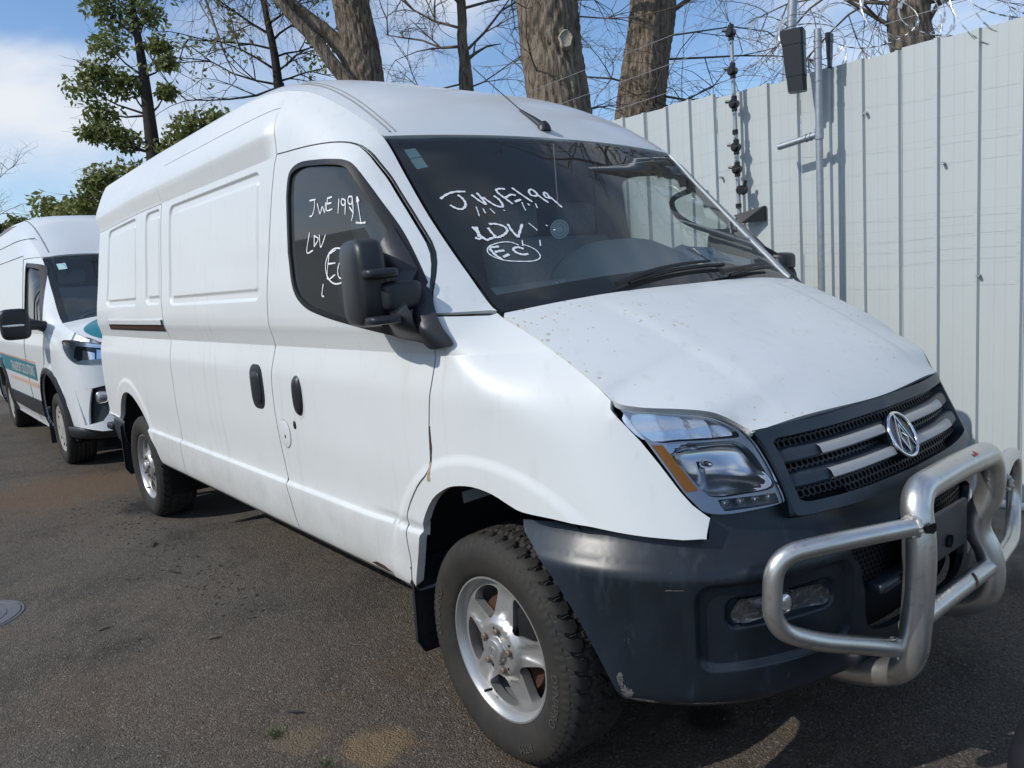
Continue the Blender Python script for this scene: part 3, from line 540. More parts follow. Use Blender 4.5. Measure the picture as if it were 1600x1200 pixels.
# -- door furniture
def oval(mb, x, z, hx, hz, o, dome, n=28, p=2.4, inner=0):
    y0 = -float(fs(x, z)); ring = []
    for k in range(n):
        t = 2*math.pi*k/n; c_, s_ = math.cos(t), math.sin(t); ring.append((math.copysign(abs(c_)**(2/p), c_)*hx, math.copysign(abs(s_)**(2/p), s_)*hz))
    V = []; 
    for sc, dd in ((1, .0), (1, o), (.88, o+dome*.6), (.6, o+dome*.9), (.2, o+dome)):
        V += [(x+a*sc, -float(fs(x+a*sc, z+b*sc))-dd+.004, z+b*sc) for a, b in ring]
    F = [(i*n+k, i*n+(k+1) % n, (i+1)*n+(k+1) % n, (i+1)*n+k) for i in range(4) for k in range(n)]+[tuple(4*n+k for k in range(n))]
    mb.add(V, [q[::-1] for q in F])
for k, (dn, sd) in enumerate(zip(doors, slide)):
    def two(name, fn, m, parent):
        mb = MB(); fn(mb)
        if k: mb.v = [(x, -y, z) for x, y, z in mb.v]; mb.f = [q[::-1] for q in mb.f]
        return mb.build(name, m, parent)
    h = two('handle', lambda mb: oval(mb, -1.120, 1.045, .040, .080, .008, .014), M_black, dn)
    two('handle_recess', lambda mb: oval(mb, -1.128, 1.045, .056, .094, .0052, .0006), M_plain, dn)
    two('lock', lambda mb: oval(mb, -1.186, .92, .011, .017, .006, .003), M_black, dn)
    cap = two('fuel_cap', lambda mb: oval(mb, -1.293, .871, .052, .058, .007, .003, p=2), M_plain, dn)
    two('fuel_cap_lock', lambda mb: oval(mb, -1.285, .862, .007, .010, .0085, .003, p=2), M_black, cap)
    two('fuel_cap_joint', lambda mb: oval(mb, -1.293, .871, .055, .061, .0046, .0004, p=2), M_grey, dn)
    two('handle_frame', lambda mb: oval(mb, -1.542, 1.055, .074, .098, .006, .004, p=3.2), M_black, sd)
    two('handle', lambda mb: oval(mb, -1.536, 1.052, .050, .070, .013, .009, p=4), M_black, sd)
# sliding door track in the rear quarter
for q, s in zip(quarter, (-1, 1)):
    mb = MB()
    for x in np.linspace(-4.18, -2.83, 28): pass
    def strip(name, z0, z1, d0, m_, x0=-4.20, x1=-2.815):
        xs = np.linspace(x0, x1, 40); G = np.array([[(x, s*(float(fs(x, zz_))+dd), zz_) for (zz_, dd) in ((z1, .0005), (z1-.002, d0), (z0+.002, d0), (z0, .0005))] for x in xs]); return grid_obj(name, G, m_, q, flip=(s > 0), sharp=30)
    strip('track_cover', 1.322, 1.352, .013, M_plain); strip('door_track', 1.292, 1.320, .003, M_rust); strip('track_joint', 1.284, 1.293, .004, M_seal)
# -- door mirrors, folded back
def superbox(c, d, n1=.35, n2=.35, nu=40, nv=28, tw=None):
    def sp(w, m): return math.copysign(abs(w)**m, w)
    G = np.zeros((nu, nv, 3))
    for i in range(nu):
        t = 2*math.pi*i/nu
        for j in range(nv):
            p_ = -math.pi/2+math.pi*j/(nv-1); v = Vector((sp(math.cos(p_), n1)*sp(math.cos(t), n2)*d[0]/2, sp(math.cos(p_), n1)*sp(math.sin(t), n2)*d[1]/2, sp(math.sin(p_), n1)*d[2]/2))
            if tw: v = tw(v)
            G[i, j] = Vector(c)+v
    return G
RotM = Matrix.Rotation(R_(-16), 3, 'Z')
def mtw(v):
    v = Vector(v); v.y *= 1-.22*max(0, (v.x/.12)); v.x += .018*(v.z/.13)*0-.01*(v.z/.13)**2; return RotM @ v
for s in (-1, 1):
    mc = Vector((-.325 if s < 0 else -.52, -1.078, 1.462)); fo = np.array([0 if s < 0 else -.195, 0, 0]); fl = lambda G: (G)*np.array([1, -s, 1])
    hs = grid_obj('door_mirror', fl(superbox(mc, (.225, .115, .262), .42, .45, tw=mtw)), M_black, doors[0 if s < 0 else 1], closed_u=True, flip=(s > 0))
    for z_, h_ in ((1.486, .030), (1.352, .026)):
        grid_obj('mirror_fin', fl(superbox((-.262+fo[0], -1.075, z_), (.19, .105, h_), .35, .4, 28, 12, tw=lambda v: RotM @ Vector(v))), M_black, hs, closed_u=True, flip=(s > 0))
    grid_obj('mirror_arm', fl(superbox((-.238+fo[0]*.5, -1.025, 1.418), (.12-fo[0]*1.1, .135, .088), .38, .45, 28, 16)), M_black, hs, closed_u=True, flip=(s > 0))

# rust: cracked seam at the front edge of the near door, blister on the sill
def rag(pts, w, seed):
    r_ = random.Random(seed); P_ = resample(pts, .012, False); a = [(x-w*r_.uniform(.3, 1), z) for x, z in P_]; b_ = [(x+w*r_.uniform(.2, 1), z) for x, z in P_]; return np.array(a+b_[::-1])
patch('rust_crack', mapS, OUT, rag([(-.196, .905), (-.190, .96), (-.186, 1.02)], .006, 2), M_rust, fender[0], step=.02, bstep=.008, gap=0, flange=0, off=.001)
patch('rust_stain', mapS, OUT, rag([(-.215, .845), (-.205, .875), (-.196, .905)], .014, 4), mat('rust_stain', (.40, .33, .20), .6), fender[0], step=.02, bstep=.008, gap=0, flange=0, off=.0012)
patch('rust_blister', mapS, OUT, np.array([(-.66, .470), (-.62, .482), (-.57, .480), (-.53, .470), (-.50, .466), (-.56, .462), (-.62, .463)]), M_rust, doors[0], step=.02, bstep=.008, gap=0, flange=0, off=.001)
patch('rust_streak', mapS, OUT, rag([(-3.375, 1.50), (-3.37, 1.58), (-3.368, 1.66)], .005, 6), mat('rust_streak', (.30, .19, .10), .7), quarter[0], step=.02, bstep=.008, gap=0, flange=0, off=.001)
# -- headlights
FR = (1, 0, .3)
hl_out = catmull([(-.800, 1.098), (-.768, 1.087), (-.686, 1.076), (-.632, 1.064), (-.594, 1.044), (-.570, 1.024), (-.556, 1.004), (-.545, .978), (-.537, .931), (-.535, .883), (-.537, .845), (-.552, .835), (-.618, .831), (-.677, .829), (-.713, .833), (-.732, .842), (-.744, .864), (-.756, .894), (-.771, .960), (-.783, 1.018), (-.796, 1.073)], 3, True)
up_h = catmull([(-.782, 1.078), (-.70, 1.068), (-.640, 1.055), (-.603, 1.036), (-.576, 1.010), (-.60, 1.007), (-.70, 1.012), (-.768, 1.018)], 4, True)
am_h = np.array([(-.773, 1.004), (-.754, 1.003), (-.7225, .892), (-.748, .890)])
mn_h = catmull([(-.748, .998), (-.654, .998), (-.588, .992), (-.562, .960), (-.552, .916), (-.547, .880), (-.625, .875), (-.692, .876), (-.712, .893), (-.730, .945)], 4, True)
ld_h = np.array([(-.688, .864), (-.549, .861), (-.551, .842), (-.684, .842)])
lamps = both('headlight', mapF, FR, hl_out, mat('lamp_bezel', (.40, .42, .44), .28, .75, .1), van, holes=[up_h, mn_h, resample(ld_h, .02)], step=.012, bstep=.008, gap=.003, flange=.05, off=-.010)
both('lamp_lens', mapF, FR, hl_out, M_lens, lamps, step=.03, bstep=.012, gap=.003, flange=.006, off=.002)
rim_p = mat('lamp_silver', (.42, .44, .46), .3, .6)
def facet(nx, nz, dep):
    def m(y, z):
        X, Y, Z = mapF(y, z); return (X-dep-.0035*np.abs(np.sin(np.asarray(y)*nx))-.002*np.abs(np.sin(np.asarray(z)*nz)), Y, Z)
    return m
both('indicator_reflector', facet(60, 70, .024), FR, up_h, M_reflect, lamps, step=.006, bstep=.006, gap=-.004, flange=0)
both('amber_reflector', mapF, FR, resample(am_h, .01), M_amber, lamps, step=.01, bstep=.01, gap=0, flange=.004, off=-.005)
def bowl(y, z):
    q = np.clip(1-(np.abs((np.asarray(y)+.643)/.100)**3+np.abs((np.asarray(z)-.936)/.066)**3), 0, 1); X, Y, Z = mapF(y, z); return (X-.014-.070*q**.7, Y, Z)
both('main_reflector', bowl, FR, mn_h, mat('main_reflector_chrome', (.66, .66, .66), .16, 1), lamps, step=.006, bstep=.006, gap=-.004, flange=0)
both('led_tray', mapF, FR, resample(ld_h, .01), mat('led_tray', (.12, .13, .14), .3, .5), lamps, step=.02, gap=-.003, flange=0, off=-.030)
for s, lp in zip((1, -1), lamps):
    bl = superbox((0, 0, 0), (.04, .020, .020), .8, .8, 16, 10); c_ = Vector((float(Fx(.645, .937))-.06, -.645, .937)); G = (bl+np.array(c_))*np.array([1, s, 1]); grid_obj('bulb', G, M_chrome, lp, closed_u=True, flip=(s < 0))
    for k in range(4):
        y = -.672+.036*k; z = .8525; b_ = superbox((float(Fx(y, z))-.016, y, z), (.018, .022, .017), .5, .5, 16, 10)*np.array([1, s, 1]); grid_obj('led', b_, M_reflect, lp, closed_u=True, flip=(s < 0))
# -- grille
M_insert = mat('grey_insert', (.42, .42, .41), .38, .3)
half = [(-.552, 1.012), (-.538, .982), (-.531, .932), (-.531, .863), (-.535, .812), (-.520, .800), (-.461, .798), (-.338, .794), (-.178, .791), (0, .790)]
zh_ = lambda y: 1.014+.004*(1-(y/.56)**2)
top = [(y, zh_(y)) for y in np.linspace(.552, -.552, 40)]
g_out = np.vstack([catmull(half, 3), (catmull(half, 3)*np.array([-1, 1]))[::-1][1:], top[1:-1]])
hin = catmull([(-.505, .975), (-.500, .93), (-.503, .86), (-.498, .835), (-.44, .829), (-.25, .825), (0, .823)], 3)
g_in = np.vstack([hin, (hin*np.array([-1, 1]))[::-1][1:], [(y, .983) for y in np.linspace(.49, -.49, 30)]])
grille = patch('grille', mapF, FR, g_out, M_grille, van, holes=[g_in], step=.02, bstep=.012, gap=.002, flange=.045, off=.010)
patch('grille_backing', mapF, FR, g_in, M_dark, grille, step=.08, bstep=.04, gap=-.01, flange=0, off=-.045)
mb = MB(); hr = .0115
for row, z in enumerate(np.arange(.826, .985, hr*1.5)):
    for y in np.arange(-.50+(row % 2)*hr*.87, .50, hr*1.74):
        if not inside(g_in, np.array([[y, z]]))[0]: continue
        pts = [(y+hr*math.cos(R_(30+60*k)), z+hr*math.sin(R_(30+60*k))) for k in range(6)]; ptb = [(y+hr*.74*math.cos(R_(30+60*k)), z+hr*.74*math.sin(R_(30+60*k))) for k in range(6)]
        V = [(float(Fx(a, b))-.020, a, b) for a, b in pts]+[(float(Fx(a, b))-.020, a, b) for a, b in ptb]+[(float(Fx(a, b))-.032, a, b) for a, b in ptb]
        mb.add(V, [(k, (k+1) % 6, 6+(k+1) % 6, 6+k) for k in range(6)]+[(6+k, 6+(k+1) % 6, 12+(k+1) % 6, 12+k) for k in range(6)])
kind(mb.build('honeycomb_mesh', M_mesh, grille, False, None), 'stuff')
def hbar(name, z, h, o0, o1, y0, y1, m_, parent, n=40):
    ys_ = np.linspace(y0, y1, n); pr = [(o0, z-h), (o1-.006, z-h), (o1, z-h*.6), (o1, z+h*.6), (o1-.006, z+h), (o0, z+h)]
    G = np.array([[(float(Fx(y, zz_))+o, y, zz_) for (o, zz_) in pr] for y in ys_]); return grid_obj(name, G, m_, parent, flip=False, sharp=40)
for z in (.940, .880):
    b_ = hbar('grille_bar', z, .0175, -.035, .004, -.505, .505, M_grille, grille)
    for y0, y1 in ((-.372, -.062), (.062, .372)): hbar('bar_insert', z, .0125, .0, .013, y0, y1, M_insert, b_, 20)
# badge
bc = Vector((float(Fx(0, .912))+.012, 0, .912)); bR = Matrix(((0, -.44, .9), (1, 0, 0), (0, .9, .44))).normalized()   # columns: right, up, out
Rb = Matrix((Vector((0, 1, 0)), Vector((-.447, 0, .894)), Vector((.894, 0, .447)))).transposed()
bp = lambda u, v, w=0: bc+Rb @ Vector((u, v, w))
mb = MB(); mb.tube([bp(.066*math.cos(t), .066*math.sin(t), .006) for t in np.linspace(0, 2*math.pi, 61)], .0052, 10, False); badge = mb.build('badge', M_chrome, grille)
mb = MB(); V = [bp(.064*math.cos(t), .064*math.sin(t), .003) for t in np.linspace(0, 2*math.pi, 49)[:-1]]; mb.add(V, [tuple(range(48))]); mb.add([bp(.067*math.cos(t), .067*math.sin(t), q) for q in (.004, -.02) for t in np.linspace(0, 2*math.pi, 49)[:-1]], [(48+k, 48+(k+1) % 48, (k+1) % 48, k) for k in range(48)]); mb.build('badge_disc', mat('badge_black', (.010, .016, .022), .15, 0, .5), badge, False, None)
mb = MB()
def blade(a, b, w): mb.tube([bp(*a, .006), bp(*b, .006)], [w*1.35, w*.95], 4)
R0 = .062
for a, b, w in (((0, .98), (-.70, -.66), .0026), ((0, .98), (.70, -.66), .0026), ((0, .52), (-.30, -.16), .0022), ((0, .52), (.30, -.16), .0022), ((-.30, -.16), (0, -.82), .0042), ((.30, -.16), (0, -.82), .0026), ((-.30, -.16), (0, .10), .0018), ((.30, -.16), (0, .10), .0018)): blade(tuple(R0*q for q in a), tuple(R0*q for q in b), w)
mb.build('badge_emblem', M_chrome, badge, False, None)
# -- bumper
b_arch = [(.028, .770), (.05, .742), (.12, .708), (.175, .665), (.215, .62), (.262, .555), (.30, .485), (.333, .42), (.356, .37), (.380, .338), (.42, .318)]
b_half = b_arch+[(.55, .318), (.8, .318), (1.0, .318), (BL, .318)]
b_top = [(BL, .792), (1.2, .796), (1.05, .800), (.955, .803), (.90, .832), (.80, .834), (.70, .836), (.640, .834), (.628, .80), (.622, .770), (.551, .771), (.452, .777), (.375, .782), (.276, .788), (.156, .786)]
mirs = lambda P: [(2*BL-a, b) for a, b in P]
b_out = np.vstack([catmull(b_arch, 3), [(s, .318) for s in np.linspace(.45, 2*BL-.45, 60)], catmull(mirs(b_arch[::-1]), 3), mirs(b_top[::-1]), b_top[1:]])
cen_h = np.array(catmull([(BL-.36, .700), (BL-.345, .625), (BL-.33, .560), (BL-.29, .44), (BL, .425), (BL+.29, .44), (BL+.33, .560), (BL+.345, .625), (BL+.36, .700), (BL, .715)], 4, True))
bz = np.array([(s, z) for z in (.325, .335, .345, .36, .375, .40, .66, .675, .69, .705, .72, .735, .75, .765, .78, .80) for s in np.arange(.05, 2*BL, .03)])
bf = []
for (cx, cz, hx, hz, r) in ((.80, .555, .228, .112, .045), (.815, .585, .165, .040, .03)):
    for g_ in (.006, -.001, -.008, -.014):
        a, b, rr = hx+g_, hz+g_, r
        ring = []
        for (sx, sz, t0) in ((1, 1, 0), (-1, 1, 90), (-1, -1, 180), (1, -1, 270)): ring += [(cx+sx*(a-rr)+rr*math.cos(R_(t0+t)), cz+sz*(b-rr)+rr*math.sin(R_(t0+t))) for t in (0, 30, 60, 90)]
        q = resample(ring, .008); bf += [q, np.stack([2*BL-q[:, 0], q[:, 1]], 1)]
bumper = patch('front_bumper', mapB, (.5, 0, 0), b_out, M_bump, van, holes=[cen_h], step=.025, bstep=.012, gap=.001, flange=.02, extra=np.vstack([bz]+bf))
r_ = random.Random(9); M_scuff = mat('scuffed_plastic', (.16, .155, .145), .8, 0, 0, .3, [(90, .8, (.05, .05, .05), .4, .6)], (200, .8, .003))
for (s0, z0, ws_, hs_) in ((.372, .405, .012, .030), (.386, .372, .020, .022), (.43, .352, .045, .007), (.60, .352, .09, .004), (.95, .700, .03, .003), (.52, .660, .03, .002)):
    t_ = np.linspace(0, 2*math.pi, 22)[:-1]; patch('scuff', mapB, (.5, 0, 0), np.array([(s0+ws_*math.cos(q)*r_.uniform(.45, 1.1), z0+hs_*math.sin(q)*r_.uniform(.45, 1.1)) for q in t_]), M_scuff, bumper, step=.012, bstep=.008, gap=0, flange=0, off=.0012)
def fogmap(s, z): 
    a = mapB(s, z); return a
fog_o = catmull([(.672, .562), (.684, .606), (.72, .618), (.82, .612), (.945, .606), (.962, .566), (.94, .556), (.80, .553)], 4, True)
for far in (False, True):
    fl_ = patch('fog_lamp', fogmap, (.5, -.5, 0), fog_o, mat('fog_tray', (.62, .62, .60), .22, .9, 0, .5, None, (40, .5, .006)), bumper, step=.012, bstep=.01, gap=0, flange=.0, off=.004, far=far)
    patch('fog_lens', fogmap, (.5, -.5, 0), fog_o, M_lens, fl_, step=.03, bstep=.012, gap=0, flange=.012, off=.016, far=far)
    P_ = np.array([float(v) for v in mapB(.82, .585)])*(MIR if far else 1); bb = superbox((0, 0, 0), (.03, .065, .058), .7, .7, 20, 12)+P_+np.array([.006, 0, 0]); grid_obj('fog_reflector', bb, M_reflect, fl_, closed_u=True)
# lower intake and plate holder
patch('intake_backing', lambda s, z: tuple(np.array(mapB(s, z))-np.array([.05, 0, 0])[:, None]), (1, 0, 0), cen_h, M_dark, bumper, step=.05, bstep=.03, gap=-.012, flange=0)
mb = MB(); hr = .010
for row, z in enumerate(np.arange(.57, .70, hr*1.5)):
    for s in np.arange(BL-.35+(row % 2)*hr*.87, BL+.35, hr*1.74):
        if not inside(cen_h, np.array([[s, z]]))[0]: continue
        for rad in ((1, .76),):
            V = [tuple(float(q) for q in mapB(s+hr*rr*math.cos(R_(30+60*k)), z+hr*rr*math.sin(R_(30+60*k)))) for rr in rad for k in range(6)]; V = [(x-.022, y, z_) for x, y, z_ in V]
            mb.add(V, [(k, (k+1) % 6, 6+(k+1) % 6, 6+k) for k in range(6)])
kind(mb.build('intake_mesh', M_mesh, bumper, False, None), 'stuff')
bevel_box('intake_bar', (.835, 0, .560), (.05, .60, .03), M_bump, bumper, .01)
pl_ = bevel_box('plate_holder', (.868, 0, .625), (.018, .40, .14), mat('plate_grey', (.055, .058, .062), .5), bumper, .006)
V, F = lathe([(0, .0), (0, .018), (-.006, .019)], 20); o_ = raw('plate_hole', V, F, M_dark, pl_); o_.location = (.8785, .06, .60); o_.rotation_euler = (0, 0, R_(90))
# -- bull bar
rT = .038; xb = .925
hoop = fillet([(.56, -.28, .292), (.78, -.285, .295), (xb+.0, -.290, .36), (xb+.015, -.285, .55), (xb+.02, -.278, .70), (xb-.005, -.262, .830), (xb-.005, 0, .838), (xb-.005, .245, .830), (xb-.005, .270, .70), (xb-.06, .262, .60), (xb-.01, .285, .50), (xb-.01, .280, .36), (.78, .28, .295), (.56, .28, .292)], .095, 8)
bull = MB().tube(hoop, rT, 20).build('bull_bar', M_bar, van, True, 60)
lower = MB().tube([(xb-.012, -.28, .468), (xb-.012, 0, .470), (xb-.012, .29, .468)], .027, 16).build('lower_tube', M_bar, bull)
for s in (-1, 1):
    lp = fillet([(xb+.0, .28, .728), (.86, .57, .74), (.825, .755, .71), (.82, .76, .52), (.86, .63, .44), (xb-.012, .30, .455)] if s > 0 else [(.939, -.312, .757), (.860, -.575, .770), (.785, -.690, .755), (.780, -.700, .575), (.825, -.585, .515), (.898, -.312, .420)], .12, 8)
    MB().tube(lp, .0235, 16).build('side_loop', M_bar, bull)
    for (y, z, a) in (((.316, .757, 0), (.316, .420, 0)) if s < 0 else ((.30, .728, 0), (.31, .455, 0))):
        t = np.linspace(0, 2*math.pi, 25); MB().tube([(xb+(.012 if z > .6 else -.026)+.024*math.sin(q)*.9, s*(y+.003*math.sin(7*q)), z+.024*math.cos(q)) for q in t], [.0075+.0018*math.sin(11*q) for q in t], 8, False).build('weld', mat('weld_bead', (.58, .56, .50), .5, .7, 0, .5, None, (200, .6, .002)), bull)
    bevel_box('mount_plate', (.60, s*.28, .31), (.10, .05, .09), M_bar, bull, .008)
# torn metal where the near loop has pulled away
def tear(cx, cy, cz, w, h, seed):
    r_ = random.Random(seed); V = []; n = 16
    for k in range(n):
        t = 2*math.pi*k/n; q = 1+.35*(r_.random()-.5); a, b = w*math.cos(t)*q, h*math.sin(t)*q
        y_ = cy+a; z_ = cz+b; dx = math.sqrt(max(1e-6, (rT+.0012)**2-min((rT)**2, (y_-(-.281))**2))); V.append((cx+dx, y_, z_))
    return raw('torn_gap', V, [tuple(range(n))], M_dark, bull, False)
tear(xb+.016, -.292, .755, .022, .013, 3); tear(xb+.004, -.300, .430, .009, .022, 5)
mk = MB(); mk.add([(xb-.01+.0385*math.cos(R_(a)), y, .847+.0385*math.sin(R_(a))) for y, a in ((.050, 22), (.078, 26), (.056, 50))], [(0, 1, 2)]); mk.build('red_mark', mat('red_sticker', (.45, .05, .04), .5), bull, False, None)
mk = MB(); mk.tube([(xb-.012+.0275*math.cos(R_(a)), .10+.0002*a, .470+.0275*math.sin(R_(a))) for a in range(-10, 71, 10)], .004, 5); mk.build('red_scrape', mat('red_scrape_paint', (.16, .06, .045), .6), bull)
# -- wipers
def on_ws(x, y, o): return Vector((x, y, float(g_ws(x, y))+o))
for y0, pts in ((-.36, [(.030, -.36), (.012, -.12), (-.006, .19)]), (.20, [(.038, .20), (.012, .37), (-.030, .58)])):
    wp = MB().tube([on_ws(x, y, .030) for x, y in catmull(pts, 6)], [.010-.005*k/12 for k in range(13)], 8).build('wiper', M_seal, van)
    a, b = np.array(pts[1]), np.array(pts[2]); e = a+(b-a)*-.55; g2 = b+(b-a)*.30
    bl_ = [on_ws(*(e+(g2-e)*t+np.array([.012*math.sin(math.pi*t)*0, 0])), .014) for t in np.linspace(0, 1, 14)]
    MB().tube(bl_, .007, 6).build('wiper_blade', M_seal, wp)
# ---------------------------------------------------------------- wheels
def tread(th, y, r):
    g = np.zeros_like(th); N = 42; ph = th*N/(2*math.pi)
    lat = np.abs(((ph+.35*np.sin(y*60)) % 1)-.5); inner = (y > .035) & (y < .17)
    zig = .006*np.sign(np.sin(th*N*1.0))
    circ = np.minimum(np.minimum(np.abs(y-.045-zig), np.abs(y-.10+zig)), np.abs(y-.155-zig))
    g = np.where(lat > .42, 1., 0.); g = np.maximum(g, np.where((circ < .006) & inner, 1., 0.))
    sipe = np.abs(((ph*2+.25) % 1)-.5) > .47; g = np.maximum(g, np.where(sipe, .5, 0))
    return g
prof = catmull([(.012, .212), (-.010, .228), (-.021, .250), (-.027, .275), (-.0275, .297), (-.020, .319), (-.008, .336), (.006, .346), (.03, .3505), (.07, .3525), (.10, .353), (.13, .3525), (.17, .3505), (.194, .346), (.208, .336), (.220, .319), (.2275, .297), (.227, .275), (.221, .250), (.21, .228), (.19, .212)], 4)
nt_ = 630; th = np.linspace(0, 2*math.pi, nt_, endpoint=False); G = np.zeros((len(prof), nt_, 3))
for i, (a, r) in enumerate(prof):
    dep = (.0075 if r > .344 else .003)*tread(th, np.full(nt_, a), r) if r > .326 else np.zeros(nt_)
    if .296 < r <= .326 and a < .1: dep = -.0028*(np.abs(((th*84/(2*math.pi)) % 1)-.5) < .28)*(r > .306)
    G[i, :, 0] = (r-dep)*np.cos(th); G[i, :, 1] = a; G[i, :, 2] = (r-dep)*np.sin(th)
G[:, :, 2] = np.maximum(G[:, :, 2], -.3445)
ty_mesh = None
def make_wheel(parent):
    rimp = [(.012, .205), (.004, .213), (-.003, .2225), (-.006, .222), (-.006, .2165), (.002, .210), (.012, .203), (.03, .198), (.08, .190), (.20, .190)]
    V, F = lathe(rimp, 96); w = raw('wheel', V, F, M_alloy, parent, True, None, 45)
    t = grid_obj('tyre', G, M_rubber, w, closed_v=True, flip=False, sharp=24)
    # spoked face
    holes = []
    for k in range(5):
        a0 = R_(82+36+72*k)
        pl = [(.098, -.13), (.094, 0), (.098, .13), (.135, .33), (.172, .415), (.184, .34), (.189, .17), (.190, 0), (.189, -.17), (.184, -.34), (.172, -.415), (.135, -.33)]
        holes.append(catmull([(r*math.cos(a0+t), r*math.sin(a0+t)) for r, t in pl], 3, True))
    def face(u, v):
        r = np.hypot(u, v); a = np.arctan2(v, u); d = .012+.010*sstep(.06, .19, r)-.018*sstep(.105, .075, r)-.008*sstep(.045, .036, r)
        sp = np.cos(5*(a-R_(82))); d = d+.008*sstep(.55, .98, sp)*sstep(.085, .12, r)*sstep(.20, .16, r)
        return (u, d, v)
    out_ = [(.203*math.cos(t), .203*math.sin(t)) for t in np.linspace(0, 2*math.pi, 97)[:-1]]
    patch('spokes', face, OUT, out_, M_alloy, w, holes=holes, step=.010, bstep=.007, gap=0, flange=.030)
    V, F = lathe([(-.026, .0001), (-.026, .020), (-.024, .034), (-.016, .040), (.0, .041)], 40); cap_ = raw('hub_cap', V, F, M_alloy, w, True, None, 35)
    mb = MB(); mb.tube([(.017*math.cos(t), -.0265, .017*math.sin(t)) for t in np.linspace(0, 2*math.pi, 25)], .0014, 6, False)
    for a, b in (((0, .016), (-.011, -.011)), ((0, .016), (.011, -.011)), ((-.005, -.003), (0, -.014)), ((.005, -.003), (0, -.014))): mb.tube([(a[0], -.0265, a[1]), (b[0], -.0265, b[1])], .0013, 5)
    mb.build('cap_emblem', M_grey, cap_)
    for k in range(5):
        a = R_(82+72*k); V, F = lathe([(-.016, .0001), (-.016, .008), (-.013, .0105), (.004, .0105), (.004, .0135), (.006, .0135)], 12); V = [(x+.061*math.cos(a), y-.004, z+.061*math.sin(a)) for x, y, z in V]; raw('lug_nut', V, F, M_bolt, w, True, None, 30)
        a += R_(18); V, F = lathe([(.003, .0001), (.003, .004), (.008, .0045)], 10); V = [(x+.066*math.cos(a), y-.0105, z+.066*math.sin(a)) for x, y, z in V]; raw('drill_mark', V, F, M_dark, w)
    V, F = lathe([(.055, .03), (.055, .150), (.075, .152), (.075, .165), (.10, .165)], 48); raw('brake_disc', V, F, M_rust, w, True, None, 30)
    bevel_box('brake_caliper', (.105, .060, .085), (.09, .07, .12), M_dark, w, .015)
    mb = MB(); mb.tube([(-.075, .012, -.165), (-.072, -.016, -.158)], .0045, 8); mb.build('valve', M_seal, w)
    # raised lettering on the sidewall
    for s_, a0, r_l in (('DYNAPRO', -10, .283), ('ATM', -62, .283), ('DYNAPRO', 170, .283)):
        TV, TF = text_mesh(s_, .036); VV = []
        for x, y, _ in TV: an = R_(a0)-x/r_l; rr = r_l-.010+y; VV.append((rr*math.cos(an), -.0302, rr*math.sin(an)))
        raw('tyre_lettering', VV, TF, mat_let, t, False)
    return w
mat_let = mat('tyre_lettering', (.075, .072, .068), .6)
w0 = make_wheel(van); w0.location = (0, -.93, .345); w0.rotation_euler = (0, 0, R_(-.8))
for (x, y, rz) in ((-3.85, -.93, 0), (0, .93, 180), (-3.85, .93, 180)):
    w = dup(w0, van); w.location = (x, y, .345); w.rotation_euler = (0, 0, R_(rz))
# ---------------------------------------------------------------- cab interior
mb = MB(); mb.box((-1.27, 0, 1.20), (.03, 1.80, 1.50)); mb.box((-1.275, 0, 2.06), (.03, 1.50, .36)); mb.build('bulkhead', M_intd, van, False)
mb = MB(); mb.box((-.90, 0, .70), (.74, 1.80, .04)); mb.build('cab_floor', M_intd, van, False)
both('inner_door_panel', lambda x, z: (x, -f(x, z)+.055, z), (0, 1, 0), [(-1.24, .72), (-.45, .72), (-.30, 1.25), (-.40, 1.27), (-.65, 1.30), (-.83, 1.335), (-1.00, 1.40), (-1.10, 1.46), (-1.15, 1.60), (-1.17, 1.85), (-1.16, 1.94), (-1.24, 1.95)], M_int, van, step=.08, gap=0, flange=0)
patch('headlining', lambda x, y: (x, y, g_roof(x, y)-.035), (0, 0, -1), [(-1.25, -.76), (-.68, -.73), (-.66, 0), (-.68, .73), (-1.25, .76)], mat('headlining', (.58, .59, .58), .9), van, step=.08, gap=0, flange=0)
dp = catmull([(.03, 1.325), (-.08, 1.375), (-.20, 1.412), (-.34, 1.415), (-.43, 1.36), (-.44, 1.10), (-.40, .95), (-.28, .85), (-.25, .74)], 3)
Gd = np.array([[(x-.08*(y/.85)**2*(k < 4), y, z+.012*math.cos(y*3.2)) for k, (x, z) in enumerate(dp)] for y in np.linspace(-.84, .84, 40)]); dash = grid_obj('dashboard', Gd, M_int, van)
hp = [(math.cos(t)*.30, math.sin(t)) for t in np.linspace(0, math.pi, 24)]
Gh = np.array([[(x, q[0]*wd+.10, 1.405+q[1]*hh) for q in hp] for (x, wd, hh) in ((-.12, .45, .01), (-.16, .80, .06), (-.22, 1.02, .115), (-.31, 1.10, .155), (-.41, 1.10, .158), (-.45, 1.06, .145), (-.45, .90, .12), (-.41, .85, .10))]); grid_obj('instrument_hood', Gh, M_int, dash)
def seat(y, w):
    s_ = bevel_box('seat', (-.86, y, 1.00), (.48, w, .15), M_fabric, van, .05, 4)
    bevel_box('backrest', (-1.08, y, 1.33), (.13, w*.95, .60), M_fabric, s_, .05, 4, Matrix.Rotation(R_(-12), 3, 'Y'))
    for k in range(2 if w > .6 else 1):
        yy = y+(0 if w < .6 else (-.2, .2)[k]); bevel_box('headrest', (-1.15, yy, 1.71), (.09, .26, .17), M_fabric, s_, .04, 4)
    bevel_box('seat_base', (-.86, y, .83), (.4, w*.8, .22), M_intd, s_, .02)
seat(-.52, .50); seat(.42, .85)
sc_ = Vector((-.52, -.48, 1.22)); Rs = Matrix.Rotation(R_(62), 3, 'Y')
